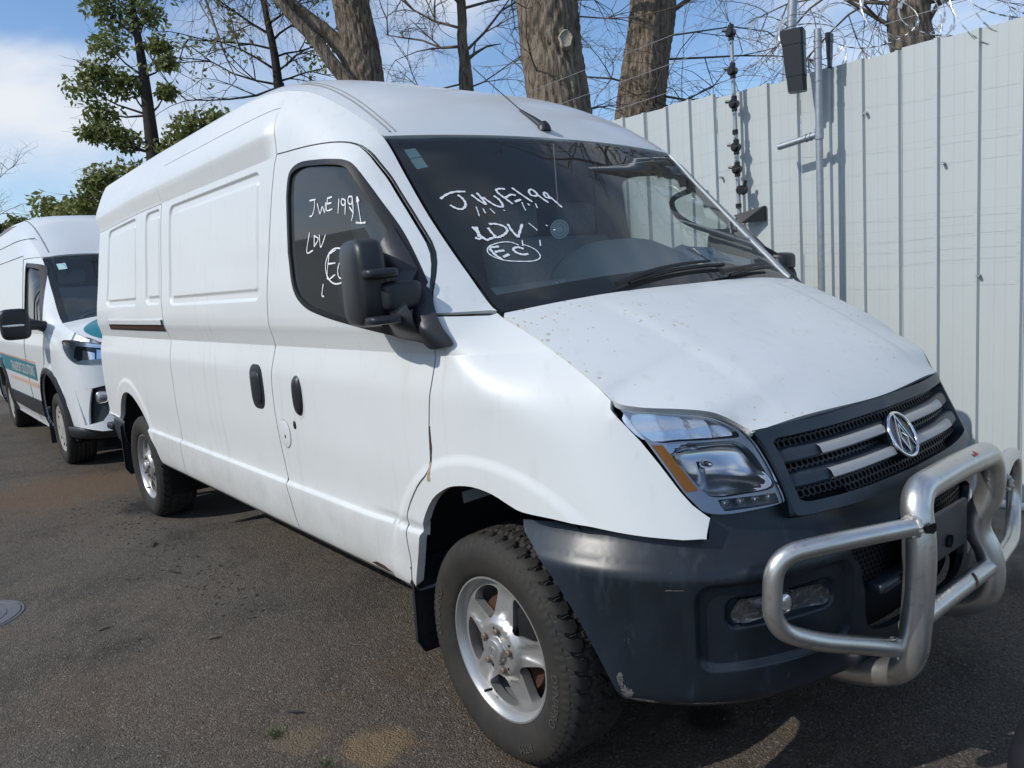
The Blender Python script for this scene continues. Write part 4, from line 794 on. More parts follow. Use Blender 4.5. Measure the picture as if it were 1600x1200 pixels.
mb = MB(); mb.tube([sc_+Rs @ Vector((.19*math.cos(t), .19*math.sin(t), 0)) for t in np.linspace(0, 2*math.pi, 41)], .014, 10, False)
for a in (0, 180, 270): mb.tube([sc_+Rs @ Vector((.19*math.cos(R_(a)), .19*math.sin(R_(a)), 0)), sc_+Rs @ Vector((.04*math.cos(R_(a)), .04*math.sin(R_(a)), -.02))], .016, 6)
sw_ = mb.build('steering_wheel', M_intd, van); bevel_box('steering_boss', sc_+Rs @ Vector((0, 0, -.02)), (.13, .16, .05), M_intd, sw_, .015, 2, Rs)
MB().tube([sc_+Rs @ Vector((0, 0, -.03)), Vector((-.30, -.48, 1.12))], .035, 10).build('steering_column', M_intd, sw_)
MB().tube(catmull([(-.50, .745, 1.775), (-.585, .72, 1.743), (-.555, .70, 1.675), (-.46, .70, 1.612), (-.34, .71, 1.572), (-.26, .745, 1.575)], 5), .013, 8).build('grab_handle', M_intd, van)
# clutter: papers, air freshener, tube on the dash, all lying in the cab
for c_, d_, a, m_, lb in (((-.22, .40, 1.475), (.20, .17, .004), 20, M_paper, 'pale sheet of paper lying on the far end of the dashboard'), ((-.20, .46, 1.478), (.15, .13, .004), -12, M_paperb, 'blue leaflet lying on the far end of the dashboard'), ((-.22, .60, 1.455), (.21, .15, .004), 38, M_paper, 'pale sheet of paper beside the far windscreen pillar')):
    o_ = bevel_box('paper_sheet', c_, d_, m_, None, .0015, 1, Matrix.Rotation(R_(24), 3, 'Y') @ Matrix.Rotation(R_(a), 3, 'Z')); tag(o_, lb, 'paper', 'papers on the dashboard')
o_ = tag(thing('small_tube', 'small pale tube lying on the dashboard behind the windscreen', 'tube'), 'small pale tube lying on the dashboard behind the windscreen', 'tube')
MB().tube([(-.135, -.470, 1.412), (-.150, -.425, 1.414)], .013, 12).build('tube_body', M_cream, o_); MB().tube([(-.130, -.486, 1.410), (-.135, -.472, 1.411)], .010, 12).build('tube_cap', M_paper, o_)
fr_ = thing('air_freshener', 'round pale air freshener hanging on a cord inside the windscreen', 'air freshener'); fp = Vector((-.30, -.285, 1.603))
mb = MB(); V, F = lathe([(-.002, .0001), (-.002, .034), (.002, .034), (.002, .0001)], 32); mb.add([Rz for Rz in [Matrix.Rotation(R_(50), 3, 'Z') @ Vector(v)+fp for v in V]], F); mb.build('disc', mat('freshener_disc', (.80, .85, .82), .5), fr_, True, 30)
mb = MB()
for r_ in (.027, .016): mb.tube([Matrix.Rotation(R_(50), 3, 'Z') @ Vector((r_*math.cos(t), -.003, r_*math.sin(t)))+fp for t in np.linspace(0, 2*math.pi, 33)], .0012, 4, False)
mb.build('disc_print', M_int, fr_)
MB().tube([fp+Vector((0, 0, .034)), fp+Vector((-.008, .004, .30))], .0009, 5).build('cord', M_grey, fr_)
# ================================================================ GROUND
def asphalt():
    m = bpy.data.materials.new('asphalt'); m.use_nodes = True; t = m.node_tree; b = t.nodes['Principled BSDF']; b.inputs['Roughness'].default_value = .88; b.inputs['Specular IOR Level'].default_value = .25
    tc = t.nodes.new('ShaderNodeTexCoord'); O = tc.outputs['Object']; N = t.nodes.new; K = t.links.new
    def noise(sc, det=5, ro=.6):
        n = N('ShaderNodeTexNoise'); n.inputs['Scale'].default_value = sc; n.inputs['Detail'].default_value = det; n.inputs['Roughness'].default_value = ro; K(O, n.inputs['Vector']); return n.outputs[0]
    def rng_(s, a, b_, c=0, d=1):
        r = N('ShaderNodeMapRange'); r.inputs[1].default_value = a; r.inputs[2].default_value = b_; r.inputs[3].default_value = c; r.inputs[4].default_value = d; K(s, r.inputs[0]); return r.outputs[0]
    def mixc(f_, a, c2):
        x = N('ShaderNodeMix'); x.data_type = 'RGBA'; K(f_, x.inputs[0])
        if isinstance(a, tuple): x.inputs[6].default_value = (*a, 1)
        else: K(a, x.inputs[6])
        x.inputs[7].default_value = (*c2, 1); return x.outputs[2]
    c = mixc(rng_(noise(.9, 8), .38, .68), (.086, .076, .063), (.190, .172, .146))
    c = mixc(rng_(noise(.45, 8, .70), .41, .60, 0, .9), c, (.098, .070, .047))           # brown silt
    c = mixc(rng_(noise(1.5, 8, .72), .52, .66, 0, .8), c, (.046, .040, .034))                 # damp dark stains
    c = mixc(rng_(noise(.8, 9, .74), .56, .70, 0, .75), c, (.175, .145, .108))             # dry dust
    vo = N('ShaderNodeTexVoronoi'); vo.inputs['Scale'].default_value = 150; K(O, vo.inputs['Vector']); sp = N('ShaderNodeSeparateColor'); K(vo.outputs['Color'], sp.inputs[0])
    c = mixc(rng_(sp.outputs[0], .82, 1.0, 0, .7), c, (.24, .225, .20))                  # pale chips in the tar
    c = mixc(rng_(sp.outputs[1], .55, 1.0, 0, .75), c, (.040, .038, .036))
    # a sandy patch and oil stains with shapes of their own
    def spot(x, y, r, wob):
        mp_ = N('ShaderNodeMapping'); mp_.inputs['Location'].default_value = (-x, -y, 0); K(O, mp_.inputs[0]); ln = N('ShaderNodeVectorMath'); ln.operation = 'LENGTH'; K(mp_.outputs[0], ln.inputs[0])
        a = N('ShaderNodeMath'); a.operation = 'MULTIPLY_ADD'; K(noise(7, 6, .7), a.inputs[0]); a.inputs[1].default_value = wob; K(ln.outputs['Value'], a.inputs[2]); return rng_(a.outputs[0], r+wob*.5, r*.55+wob*.5)
    c = mixc(rng_(spot(-.33, -1.20, .13, .22), 0, 1, 0, .55), c, (.24, .165, .085))
    c = mixc(rng_(spot(-.55, -1.36, .10, .25), 0, 1, 0, .4), c, (.20, .15, .09))
    c = mixc(rng_(spot(-4.15, -.80, .34, .30), 0, 1, 0, .9), c, (.028, .027, .027))
    c = mixc(rng_(spot(.32, -.36, .10, .08), 0, 1, 0, .9), c, (.012, .012, .012))
    c = mixc(rng_(spot(-5.3, -1.25, .8, 1.0), 0, 1, 0, .7), c, (.150, .100, .062))
    K(c, b.inputs['Base Color'])
    bp = N('ShaderNodeBump'); bp.inputs['Strength'].default_value = .8; bp.inputs['Distance'].default_value = .006; K(vo.outputs['Distance'], bp.inputs['Height']); bp.invert = True
    b2 = N('ShaderNodeBump'); b2.inputs['Strength'].default_value = .5; b2.inputs['Distance'].default_value = .02; K(noise(14, 6), b2.inputs['Height']); K(bp.outputs[0], b2.inputs['Normal']); K(b2.outputs[0], b.inputs['Normal'])
    return m
M_asph = asphalt()
kind(raw('ground', [(-400, -400, 0), (400, -400, 0), (400, 400, 0), (-400, 400, 0)], [(0, 1, 2, 3)], M_asph, None, False), 'structure')
# broken concrete edging strip along the fence
r_ = random.Random(3); xs = np.arange(-12, 5.0, .05); prf = []
for x in xs:
    e = 1.27+.03*math.sin(x*3.1)+.025*(r_.random()-.5); h = .075+.012*(r_.random()-.5)
    prf.append([(x, e-.02, 0), (x, e, .035+.02*r_.random()), (x, e+.035, h), (x, e+.25, h+.008*(r_.random()-.5)), (x, 1.8, .085+.01*(r_.random()-.5)), (x, 2.6, .085)])
kind(grid_obj('kerb_strip', np.array(prf), mat('weathered_concrete', (.20, .185, .16), .9, 0, 0, .2, [(5, .8, (.085, .068, .048), .42, .66), (45, .6, (.30, .28, .25), .6, .8)], (120, .8, .006)), None, flip=True), 'structure')
# loose grit on the yard
mb = MB(); gr = random.Random(11)
for k in range(2300):
    if k < 1500: x = gr.uniform(-4.5, 1.4); y = gr.uniform(-2.4, -.6)
    else: x = gr.uniform(.2, 1.9); y = gr.uniform(-1.2, 1.2)
    s = gr.choice((.0022, .003, .003, .004, .006)); V = [(x+s*gr.uniform(.6, 1.4)*a, y+s*gr.uniform(.6, 1.4)*b_, max(0.0002, s*.8*c_)) for a, b_, c_ in ((1, 0, .1), (0, 1, .1), (-1, 0, .1), (0, -1, .1), (.2, .1, 1))]
    mb.add(V, [(0, 1, 4), (1, 2, 4), (2, 3, 4), (3, 0, 4)])
kind(mb.build('grit', mat('grit', (.17, .155, .135), .9, 0, 0, .2, [(60, .9, (.05, .045, .04), .4, .6)]), None, False, None), 'stuff')
mb = MB()
for k in range(260):
    x = gr.uniform(-4.6, -1.6); y = -.95-abs(gr.gauss(0, .22)); s = gr.uniform(.004, .016); a = gr.uniform(0, 3.14); c_, s_ = math.cos(a)*s, math.sin(a)*s
    mb.add([(x-c_, y-s_, .001), (x-s_*.3, y+c_*.3, .004), (x+c_, y+s_, .002), (x+s_*.3, y-c_*.3, .005)], [(0, 3, 2, 1)])
kind(mb.build('bark_litter', mat('bark_litter', (.045, .036, .028), .9, 0, 0, .2, [(40, .8, (.13, .10, .07), .5, .65)]), None, False, None), 'stuff')
# sticks, bark chips, a leaf, grass
for k, (x, y, l, a, lb) in enumerate(((-1.55, -1.30, .055, 70, 'short pale twig lying on the asphalt beside the sliding door'), (-2.55, -1.18, .10, 20, 'dark bark strip lying on the asphalt behind the rear wheel'), (-3.15, -1.12, .07, -30, 'dark bark chip lying nearest the rear tyre'), (-2.05, -1.63, .05, 100, 'small pale chip on open asphalt left of the van'), (-.72, -1.30, .06, 40, 'thin twig lying near the sandy patch'))):
    mb = MB(); d_ = Vector((math.cos(R_(a)), math.sin(R_(a)), 0)); c_ = Vector((x, y, .006)); mb.tube([c_-d_*l/2, c_+Vector((.004, -.004, .003)), c_+d_*l/2], [.004, .006, .003], 6); tag(mb.build('twig', mat('twig_bark', (.16, .13, .10) if k in (0, 3) else (.04, .035, .03), .9), None), lb, 'twig', 'debris on the yard')
lf = Vector((.60, .885, .012)); V = [lf+Vector(v) for v in ((-.035, -.01, .0), (-.01, -.030, .012), (.025, -.02, .02), (.040, .008, .006), (.018, .030, .016), (-.015, .025, .02), (0, 0, .004))]; tag(raw('fallen_leaf', V, [(k, (k+1) % 6, 6) for k in range(6)], mat('yellow_leaf', (.30, .27, .08), .6), None, False), 'yellow-green fallen leaf lying on the ground past the bull bar', 'leaf')
for x, y, n, h, lb in ((-.64, -1.41, 40, .035, 'small green grass tuft growing from the asphalt at the bottom edge'), (-.36, -1.36, 26, .035, 'tiny grass tuft beside the sandy patch')):
    mb = MB()
    for k in range(n):
        a = gr.uniform(0, 6.28); l = gr.uniform(.4, 1)*h; w_ = .0015; bx_ = Vector((x+gr.gauss(0, .012), y+gr.gauss(0, .012), .0)); d_ = Vector((math.cos(a), math.sin(a), 0)); s_ = Vector((-d_.y, d_.x, 0))*w_
        mb.add([bx_-s_, bx_+s_, bx_+d_*l*.5+Vector((0, 0, l*.7))+s_*.6, bx_+d_*l*.5+Vector((0, 0, l*.7))-s_*.6, bx_+d_*l+Vector((0, 0, l*.8))], [(0, 1, 2, 3), (3, 2, 4)])
    tag(mb.build('grass_tuft', mat('grass', (.07, .10, .03), .7), None, False, None), lb, 'grass')
# manhole cover at the left edge
mh = thing('manhole_cover', 'round grey iron manhole cover set in the asphalt', 'manhole', None, (-2.70, -2.10, 0))
V, F = lathe([(.004, .0001), (.004, .09), (.007, .092), (.007, .105), (.004, .107), (.004, .150), (.007, .152), (.007, .165), (.004, .167), (.004, .205), (.008, .207), (.008, .225), (.0, .227)], 64); mm_ = mat('manhole_iron', (.15, .15, .165), .55, .35, 0, .5, [(25, .6, (.09, .09, .10), .4, .7)]); o_ = raw('cover', [(x, z, y) for x, y, z in V], [q[::-1] for q in F], mm_, mh, True, None, 30)
V, F = lathe([(.0, .228), (.006, .230), (.006, .240), (.0, .246)], 64); raw('frame', [(x, z, y) for x, y, z in V], [q[::-1] for q in F], mm_, mh, True, None, 30)
# dark bumper corner of a vehicle parked at the lower right edge
bk = thing('parked_car_corner', 'dark rounded bumper corner of a vehicle at the lower right edge', 'vehicle')
pc = catmull([(1.52, -.06), (1.26, -.10), (1.165, -.21), (1.17, -.36), (1.28, -.62), (1.40, -1.0)], 5)
grid_obj('bumper', np.array([[(x+q, y, z) for z, q in ((.10, .05), (.12, .015), (.18, 0), (.26, 0), (.31, .012), (.335, .05), (.34, .2))] for x, y in pc]), M_black, bk, flip=True)
# ================================================================ FENCE
FY = 2.13; PW = .1935
fence = thing('metal_fence', 'tall pale grey ribbed sheet metal fence running along behind the white van', 'fence')
M_fence = mat('fence_sheet', (.51, .55, .545), .46, .0, 0, .4, [(1.1, .5, (.46, .495, .49), .4, .7), (9, .3, (.55, .58, .57), .5, .8), (3.5, .35, (.43, .43, .40), .56, .8)], None, (1.6, 1, .22), True)
pf = [(0, 0), (.050, 0), (.054, .0012), (.062, .0012), (.066, 0), (.100, 0), (.104, .0012), (.112, .0012), (.116, 0), (.160, 0), (.166, .020), (.183, .020), (.1905, 0), (PW, 0)]
def panel_mesh(h):
    V = [(a, -b_, z) for z in (.0, h) for a, b_ in pf]; n = len(pf); return V, [(k, k+1, n+k+1, n+k) for k in range(n-1)]
pan = {}
for k in range(-66, 16):
    x = -1.15+k*PW-.175; h = 2.43 if x < -1.4 else 2.40
    if x < -13.5: continue
    if h not in pan: V, F = panel_mesh(h); pan[h] = raw('panel', V, F, M_fence, fence, False); o_ = pan[h]
    else: o_ = pan[h].copy(); link(o_, fence)
    o_.location = (x, FY+(.004 if k % 3 == 0 else 0), .07+.006*math.sin(k*2.3))
for z in (.55, 1.4, 2.3):
    mb = MB(); mb.box((-5, FY+.06, z), (17, .05, .08)); mb.build('rail', M_galv, fence, False)
for x in np.arange(-12, 3, 2.4):
    mb = MB(); mb.box((x, FY+.13, 1.25), (.07, .07, 2.5)); mb.build('post', M_galv, fence, False)
mb = MB()
for x, z in ((-1.30, 1.97), (-1.42, 1.90), (-.35, 2.18), (.22, 1.27), (.05, 1.85)): mb.tube([(x, FY-.03, z), (x, FY-.004, z)], .008, 8)
for k in range(5):
    V_ = mb.v[k*16:(k+1)*16]; raw('screw', V_, [(i, (i+1) % 8, 8+(i+1) % 8, 8+i) for i in range(8)]+[tuple(range(8))], M_galv, fence, False)
# white pipe at the foot of the fence
for x0, x1, lb in ((-2.5, .315, 'white plastic pipe lying along the foot of the fence'), (.345, 1.6, 'short white pipe end at the right frame edge by the fence')):
    o_ = MB().tube([(x0, 2.07, .105), (x1-.02, 2.07, .105), (x1, 2.07, .105)], .022, 14).build('white_pipe', mat('white_pvc', (.75, .76, .76), .35), None); tag(o_, lb, 'pipe', 'pipes along the fence foot')
# electric fence stand-off post and wires
M_ins = mat('insulator_black', (.012, .012, .013), .35)
ep = thing('electric_fence_post', 'thin galvanised stand-off post with black insulators in front of the fence', 'fence post')
pz = lambda z: Vector((-1.128-.016*(z-1.757)/1.075, 2.05, z))
MB().tube([pz(1.66), pz(2.84)], .0125, 12).build('post_tube', M_galv, ep)
for z in (2.81, 2.585, 2.39, 2.13, 1.995): 
    c_ = pz(z); o_ = MB(); o_.tube([c_+Vector((0, -.030, 0)), c_+Vector((0, -.018, 0)), c_+Vector((0, .02, 0))], [.020, .030, .024], 14); o_.tube([c_+Vector((0, 0, -.045)), c_+Vector((0, 0, .045))], .0175, 12); o_.tube([c_+Vector((-.02, -.02, .012)), c_+Vector((-.045, -.025, .018))], .009, 8); o_.build('insulator', M_ins, ep)
    for dz in (-.06, .055): MB().tube([c_+Vector((0, -.022, dz)), c_+Vector((0, .0, dz))], .006, 8).build('bolt', M_galv, ep)
for z in (2.22, 1.77): MB().tube([pz(z)+Vector((0, -.004, -.014)), pz(z)+Vector((0, -.004, .014))], .018, 10).build('clip', M_ins, ep)
c_ = pz(1.865); o_ = MB(); o_.tube([c_+Vector((.03, -.03, 0)), c_+Vector((.03, .02, 0))], .028, 14); o_.tube([c_+Vector((.03, 0, -.03)), c_+Vector((.055, 0, .055))], .011, 8); o_.build('insulator', M_ins, ep)
o_ = MB(); o_.add([(-1.15, 2.02, 1.715), (-.985, 2.10, 1.755), (-.985, 2.10, 1.665), (-1.10, 2.02, 1.66), (-1.15, 2.06, 1.715), (-.985, 2.125, 1.755), (-.985, 2.125, 1.665), (-1.10, 2.06, 1.66)], [(3, 2, 1, 0), (4, 5, 6, 7), (0, 1, 5, 4), (1, 2, 6, 5), (2, 3, 7, 6), (3, 0, 4, 7)]); o_.build('bracket', M_ins, ep, False)
M_wire = mat('fence_wire', (.30, .31, .32), .6, .4)
wnames = ['topmost', 'second', 'third', 'fourth', 'fifth', 'sixth', 'seventh', 'lowest']
for k, (za, zb) in enumerate(((2.39, 2.285), (2.13, 2.05), (1.995, 1.957), (1.756, 1.68), (1.61, 1.597), (1.565, 1.522), (1.479, 1.468), (1.355, 1.335))):
    zc = za-.13-.02*k*.3
    P_ = [(-9, 2.0, za-.5), (-5, 2.0, za-.33), (-2.6, 2.0, zc-.0)]+[(-1.128, 2.0, za)]+[(-.35, 1.99, (za+zb)/2-.012), (.43, 1.99, zb), (3, 1.99, zb-.10)]
    tag(MB().tube(catmull(P_, 8), .0005, 4).build('electric_wire', M_wire, None), '%s thin electric wire strung along the front of the fence, counted from its top' % wnames[k], 'wire', 'electric wires on the fence')
for k, (z, dz) in enumerate(((2.62, .05), (2.80, .12), (2.98, .16))):
    mb = MB(); P_ = catmull([(-9, 2.2, z-.2), (-3, 2.2, z-.05), (-1.1, 2.18, z), (.5, 2.18, z+dz*.3), (3, 2.18, z+dz)], 14); mb.tube(P_, .002, 5)
    for q in P_[::2]:
        q = Vector(q)
        for s_ in (1, -1): mb.tube([q+Vector((.004, -.012*s_, -.012)), q+Vector((-.004, .012*s_, .014))], .0013, 3)
    tag(mb.build('barbed_wire', M_wire, None, False, None), '%s barbed wire strand strung above the fence top' % ('lowest', 'middle', 'highest')[k], 'wire', 'barbed wires above the fence')
# razor wire coil
mb = MB(); cr_ = random.Random(5); P_ = []
for k in range(1500):
    t = k*.125; q = k/1500; x = -1.0+q*3.6+.12*math.sin(t*.23); rad = .17+.05*math.sin(t*.31+1)+.03*math.sin(t*.77); P_.append((x+.16*math.cos(t+.5), 2.24+rad*.7*math.cos(t), 2.62+.06*math.sin(q*11)+.05*math.sin(t*.19)+rad*math.sin(t)))
mb.tube(P_, .0026, 4)
for k in range(0, 1498, 2):
    a = Vector(P_[k]); T_ = (Vector(P_[k+1])-a).normalized(); n_ = T_.cross(Vector((.3, .2, 1))).normalized(); mb.add([a-T_*.018+n_*.012, a+T_*.018+n_*.012, a+T_*.008, a-T_*.008], [(0, 1, 2, 3)]); mb.add([a-T_*.018-n_*.012, a+T_*.018-n_*.012, a+T_*.008, a-T_*.008], [(0, 1, 2, 3)])
tag(mb.build('razor_wire_coil', mat('razor_steel', (.68, .69, .68), .35, .8), None, False, None), 'loose shiny razor wire coil lying along the fence top', 'razor wire')
# pole with arm, sensor boxes
sp = thing('sensor_pole', 'galvanised steel pole with a short side arm standing in front of the fence', 'pole')
MB().tube([(-.556, 1.98, .05), (-.552, 1.98, 1.28), (-.546, 1.98, 2.655)], .0195, 16).build('pole_tube', M_galv, sp)
MB().tube([(-.548, 1.98, 2.100), (-.60, 1.98, 2.092), (-.80, 1.98, 2.070)], .0185, 14).build('arm', M_galv, sp)
for x, z in ((-.60, 2.093), (-.625, 2.090)): MB().tube([(x-.006, 1.98, z-.001), (x+.006, 1.98, z+.001)], .0235, 14).build('collar', M_galv, sp)
MB().tube([(-.549, 1.98, 2.070), (-.548, 1.98, 2.130)], .0245, 14).build('collar', M_galv, sp)
for z in (2.38, 2.50, 2.555, 2.59): MB().tube([(-.547, 1.98, z), (-.547, 1.98, z+.012)], .0225, 14).build('clamp', M_galv, sp)
M_box = mat('sensor_black', (.016, .018, .023), .42)
def sensor(label, cx, cy, w, d, z0, z1, lean, rz):
    t = thing('sensor_box', label, 'sensor', 'perimeter sensors on the pole', (cx, cy, 0), R_(rz))
    for (a, b_, e, n_) in ((z0, z0+.24*(z1-z0), .0, 'lower_cap'), (z0+.245*(z1-z0), z0+.75*(z1-z0), .002, 'housing'), (z0+.755*(z1-z0), z1, .004, 'upper_cap')):
        S = []
        for z in (a, b_):
            q = .80+.20*(z-z0)/(z1-z0); ww, dd = w*q/2+e, d*q/2+e; o = lean*(z-z0); c = .012
            S += [(x_+o, y_, z) for x_, y_ in ((-ww+c, -dd), (ww-c, -dd), (ww, -dd+c), (ww, dd-c), (ww-c, dd), (-ww+c, dd), (-ww, dd-c), (-ww, -dd+c))]
        raw(n_, S, [(k, (k+1) % 8, 8+(k+1) % 8, 8+k) for k in range(8)]+[tuple(range(7, -1, -1)), tuple(range(8, 16))], M_box, t, False)
    return t
sensor('black tapered sensor box mounted on the left of the galvanised pole', -.655, 1.95, .115, .10, 2.345, 2.675, -.06, 20)
sensor('narrow black sensor box seen edge-on behind the galvanised pole top', -.512, 2.04, .020, .07, 2.45, 2.63, 0, 10)
lpst = thing('lamp_post', 'galvanised tubular post standing behind the fence beside the sensor pole', 'post'); MB().tube([(-1.40, 3.0, 0), (-1.336, 3.0, 2.69), (-1.31, 3.0, 2.9)], .040, 14).build('lower_tube', M_galv, lpst); MB().tube([(-1.31, 3.0, 2.88), (-1.283, 3.0, 3.19), (-1.16, 3.0, 4.6)], .033, 14).build('upper_tube', M_galv, lpst)
# ================================================================ TREES
def bark_mat(n, c1, c2, c3, sc):
    m = mat(n, c1, .95, 0, 0, .15, [(sc, .9, c2, .42, .62), (sc*.4, .5, c3, .5, .75)], (sc*1.6, 1.0, .035), (1, 1, .13)); return m
M_bark = bark_mat('grey_bark', (.25, .205, .155), (.07, .052, .038), (.33, .285, .225), 22)
M_twig = mat('twigs', (.17, .135, .105), .9, 0, 0, .15); M_darktwig = mat('dark_twigs', (.045, .040, .034), .9, 0, 0, .15)
def trunk(name, path, radii, parent, ridges=16, depth=.03, seed=0):
    P_ = catmull(path, 26); n = 96; m = len(P_); R2 = np.interp(np.linspace(0, 1, m), np.linspace(0, 1, len(radii)), radii); th_ = np.linspace(0, 2*math.pi, n, endpoint=False); Gt = np.zeros((m, n, 3)); s_ = np.concatenate([[0], np.cumsum(np.linalg.norm(np.diff(P_, axis=0), axis=1))])
    for i in range(m):
        z = s_[i]; w = th_*ridges+1.6*np.sin(z*2.1+seed)+2.2*np.sin(z*5.3+th_*2+seed*2)+1.2*np.sin(z*11.7+th_*5); rg = np.abs(np.sin(w*.5))**.7+.35*np.sin(z*26+th_*9+2*np.sin(th_*ridges)); rr = R2[i]*(1+.04*np.sin(2*th_+seed))+depth*(rg-.6)
        Gt[i, :, 0] = P_[i][0]+rr*np.cos(th_); Gt[i, :, 1] = P_[i][1]+rr*np.sin(th_); Gt[i, :, 2] = P_[i][2]
    return grid_obj(name, Gt, M_bark, parent, closed_v=True, flip=True)
def grow(mb, p, d, L_, r, lev, tr, droop=0., kids=4, tips=None):
    n = 4; P_ = [p]; q = p; dd = d.normalized()
    for k in range(n):
        dd = (dd+Vector((tr.gauss(0, .16), tr.gauss(0, .16), tr.gauss(0, .14)-droop))).normalized(); q = q+dd*(L_/n); P_.append(q)
    mb.tube(P_, [r*(1-.62*k/n) for k in range(n+1)], 6 if r > .03 else (4 if r > .012 else 3), False)
    if tips is not None and lev <= 1: tips.append(P_[-1]); tips.append(P_[2])
    if lev > 0:
        for k in range(kids):
            i = tr.randint(1, n); a = P_[i]; ax = Vector((tr.gauss(0, 1), tr.gauss(0, 1), tr.gauss(0, .6))).normalized(); nd = (dd*.75+ax*.75).normalized()
            grow(mb, a, nd, L_*tr.uniform(.45, .72), r*.52, lev-1, tr, droop*1.15, kids, tips)
def tree(name, label, path, radii, seed, limbs, ridges=16, depth=.03, cuts=(), m_tw=M_twig):
    t = thing(name, label, 'tree', 'bare trees behind the fence'); trunk('trunk', path, radii, t, ridges, depth, seed); tr = random.Random(seed); mb = MB()
    for (p, d, L_, r, lev, droop, kids) in limbs: grow(mb, Vector(p), Vector(d), L_, r, lev, tr, droop, kids)
    mb.build('crown', m_tw, t, True, None)
    for (p, d, r) in cuts:
        V, F = lathe([(.008, .0001), (.006, r*.6), (-.002, r*.85), (-.012, r), (.03, r*1.25)], 24); q = Vector((0, -1, 0)).rotation_difference(Vector(d)); raw('pruned_knot', [q @ Vector((v[0]*.8*(1+.12*math.sin(5*v[2]/r)), v[1], v[2]*1.1))+Vector(p) for v in V], F, mat('cut_wood', (.40, .36, .29), .9, 0, 0, .2, [(30, .8, (.20, .17, .13), .45, .65)], (60, .6, .01)), t, True, None, 30)
    return t
rl = random.Random(21)
def up_limbs(x, y, z0, z1, n, L_, r, lev=3, droop=.0, kids=4, az=None):
    o = []
    for k in range(n):
        a = rl.uniform(0, 6.28) if az is None else az+rl.gauss(0, .8); o.append(((x, y, rl.uniform(z0, z1)), (math.cos(a), math.sin(a), rl.uniform(.1, .7)), L_*rl.uniform(.7, 1.2), r, lev, droop, kids))
    return o
tree('bare_tree', 'thickest bare tree trunk, deeply furrowed bark and pale pruning scars, above the windscreen', [(-4.95, 4.52, 0), (-5.20, 4.58, 2.2), (-5.38, 4.64, 3.45), (-5.48, 4.66, 4.12), (-5.56, 4.71, 4.75), (-5.8, 4.8, 7), (-5.9, 4.9, 10)], [.50, .42, .385, .375, .375, .33, .2], 3, up_limbs(-5.75, 4.8, 6.2, 9.5, 6, 2.8, .07, 3, .015, 4)+up_limbs(-5.5, 4.7, 3.3, 4.8, 5, 1.2, .014, 2, .02, 5)+up_limbs(-5.9, 4.9, 6, 9, 3, 4.0, .08, 3, .02, 4, -.4), 26, .030, [((-5.02, 4.47, 4.12), (.78, -.58, .05), .085), ((-5.30, 4.30, 3.83), (.55, -.80, .05), .06)])
tree('bare_tree', 'dark leaning bare trunk nearest the left end of the visible fence', [(-5.75, 6.1, 0), (-5.77, 6.4, 2.4), (-5.77, 6.58, 3.55), (-5.76, 6.77, 4.35), (-5.75, 6.97, 5.15), (-5.7, 7.3, 8), (-5.6, 7.5, 10)], [.52, .40, .34, .32, .315, .28, .16], 8, up_limbs(-5.7, 7.2, 6, 9.5, 6, 3.0, .07, 3, .01, 4)+[((-5.55, 7.1, 4.95), (.6, .7, .45), 2.2, .035, 4, .03, 4), ((-5.55, 7.0, 4.3), (.7, .6, .12), 2.0, .018, 3, .06, 5), ((-5.6, 6.8, 3.8), (.8, .5, -.1), 1.7, .022, 3, .05, 5), ((-5.6, 6.7, 3.6), (.5, -.7, .2), 1.6, .02, 3, .04, 5), ((-5.9, 6.7, 4.0), (-.5, -.7, .3), 1.5, .02, 3, .04, 5), ((-5.6, 6.9, 4.6), (.5, .8, .1), 2.2, .016, 3, .07, 5), ((-5.6, 6.6, 3.5), (.7, .7, .3), 1.9, .014, 3, .03, 5)], 24, .028)
tree('bare_tree', 'forked bare trunk with two thick side limbs rising over the van roof', [(-8.5, 4.0, 0), (-8.9, 4.1, 2.6), (-9.2, 4.18, 4.55), (-9.31, 4.21, 5.24), (-9.42, 4.2, 5.84), (-9.7, 4.2, 8), (-9.8, 4.2, 10)], [.42, .34, .29, .275, .265, .22, .12], 5, up_limbs(-9.6, 4.2, 6.4, 9, 7, 3.2, .08, 4, .02, 4), 20, .022)
tF = [o for o in COL.objects if o.get('label', '').startswith('forked')][0]
mb = MB(); mb.tube(catmull([(-9.20, 4.15, 4.55), (-9.5, 3.95, 5.18), (-9.76, 3.71, 5.54), (-9.97, 3.51, 5.82), (-10.4, 3.1, 6.4), (-11, 2.6, 7.3)], 5), list(np.linspace(.135, .06, 26)), 14); mb.build('side_limb', M_bark, tF)
mb = MB(); mb.tube(catmull([(-8.75, 4.0, 3.6), (-9.04, 3.86, 4.39), (-9.25, 3.69, 4.8), (-9.46, 3.52, 5.2), (-9.66, 3.34, 5.51), (-9.95, 3.1, 6.0), (-10.6, 2.6, 7)], 5), list(np.linspace(.13, .05, 31)), 14); mb.build('side_limb', M_bark, tF)
mb = MB(); tr = random.Random(4)
for k in range(26):
    p_ = Vector((-10.4+tr.uniform(-1.0, .9), 3.1+tr.uniform(-.9, .6), 6.7+tr.uniform(-.4, .6))); grow(mb, p_, Vector((tr.gauss(0, .6), tr.gauss(0, .6), -.35)), tr.uniform(.7, 1.6), .010, 2, tr, .12, 4)
mb.build('hanging_twigs', M_twig, tF, True, None)
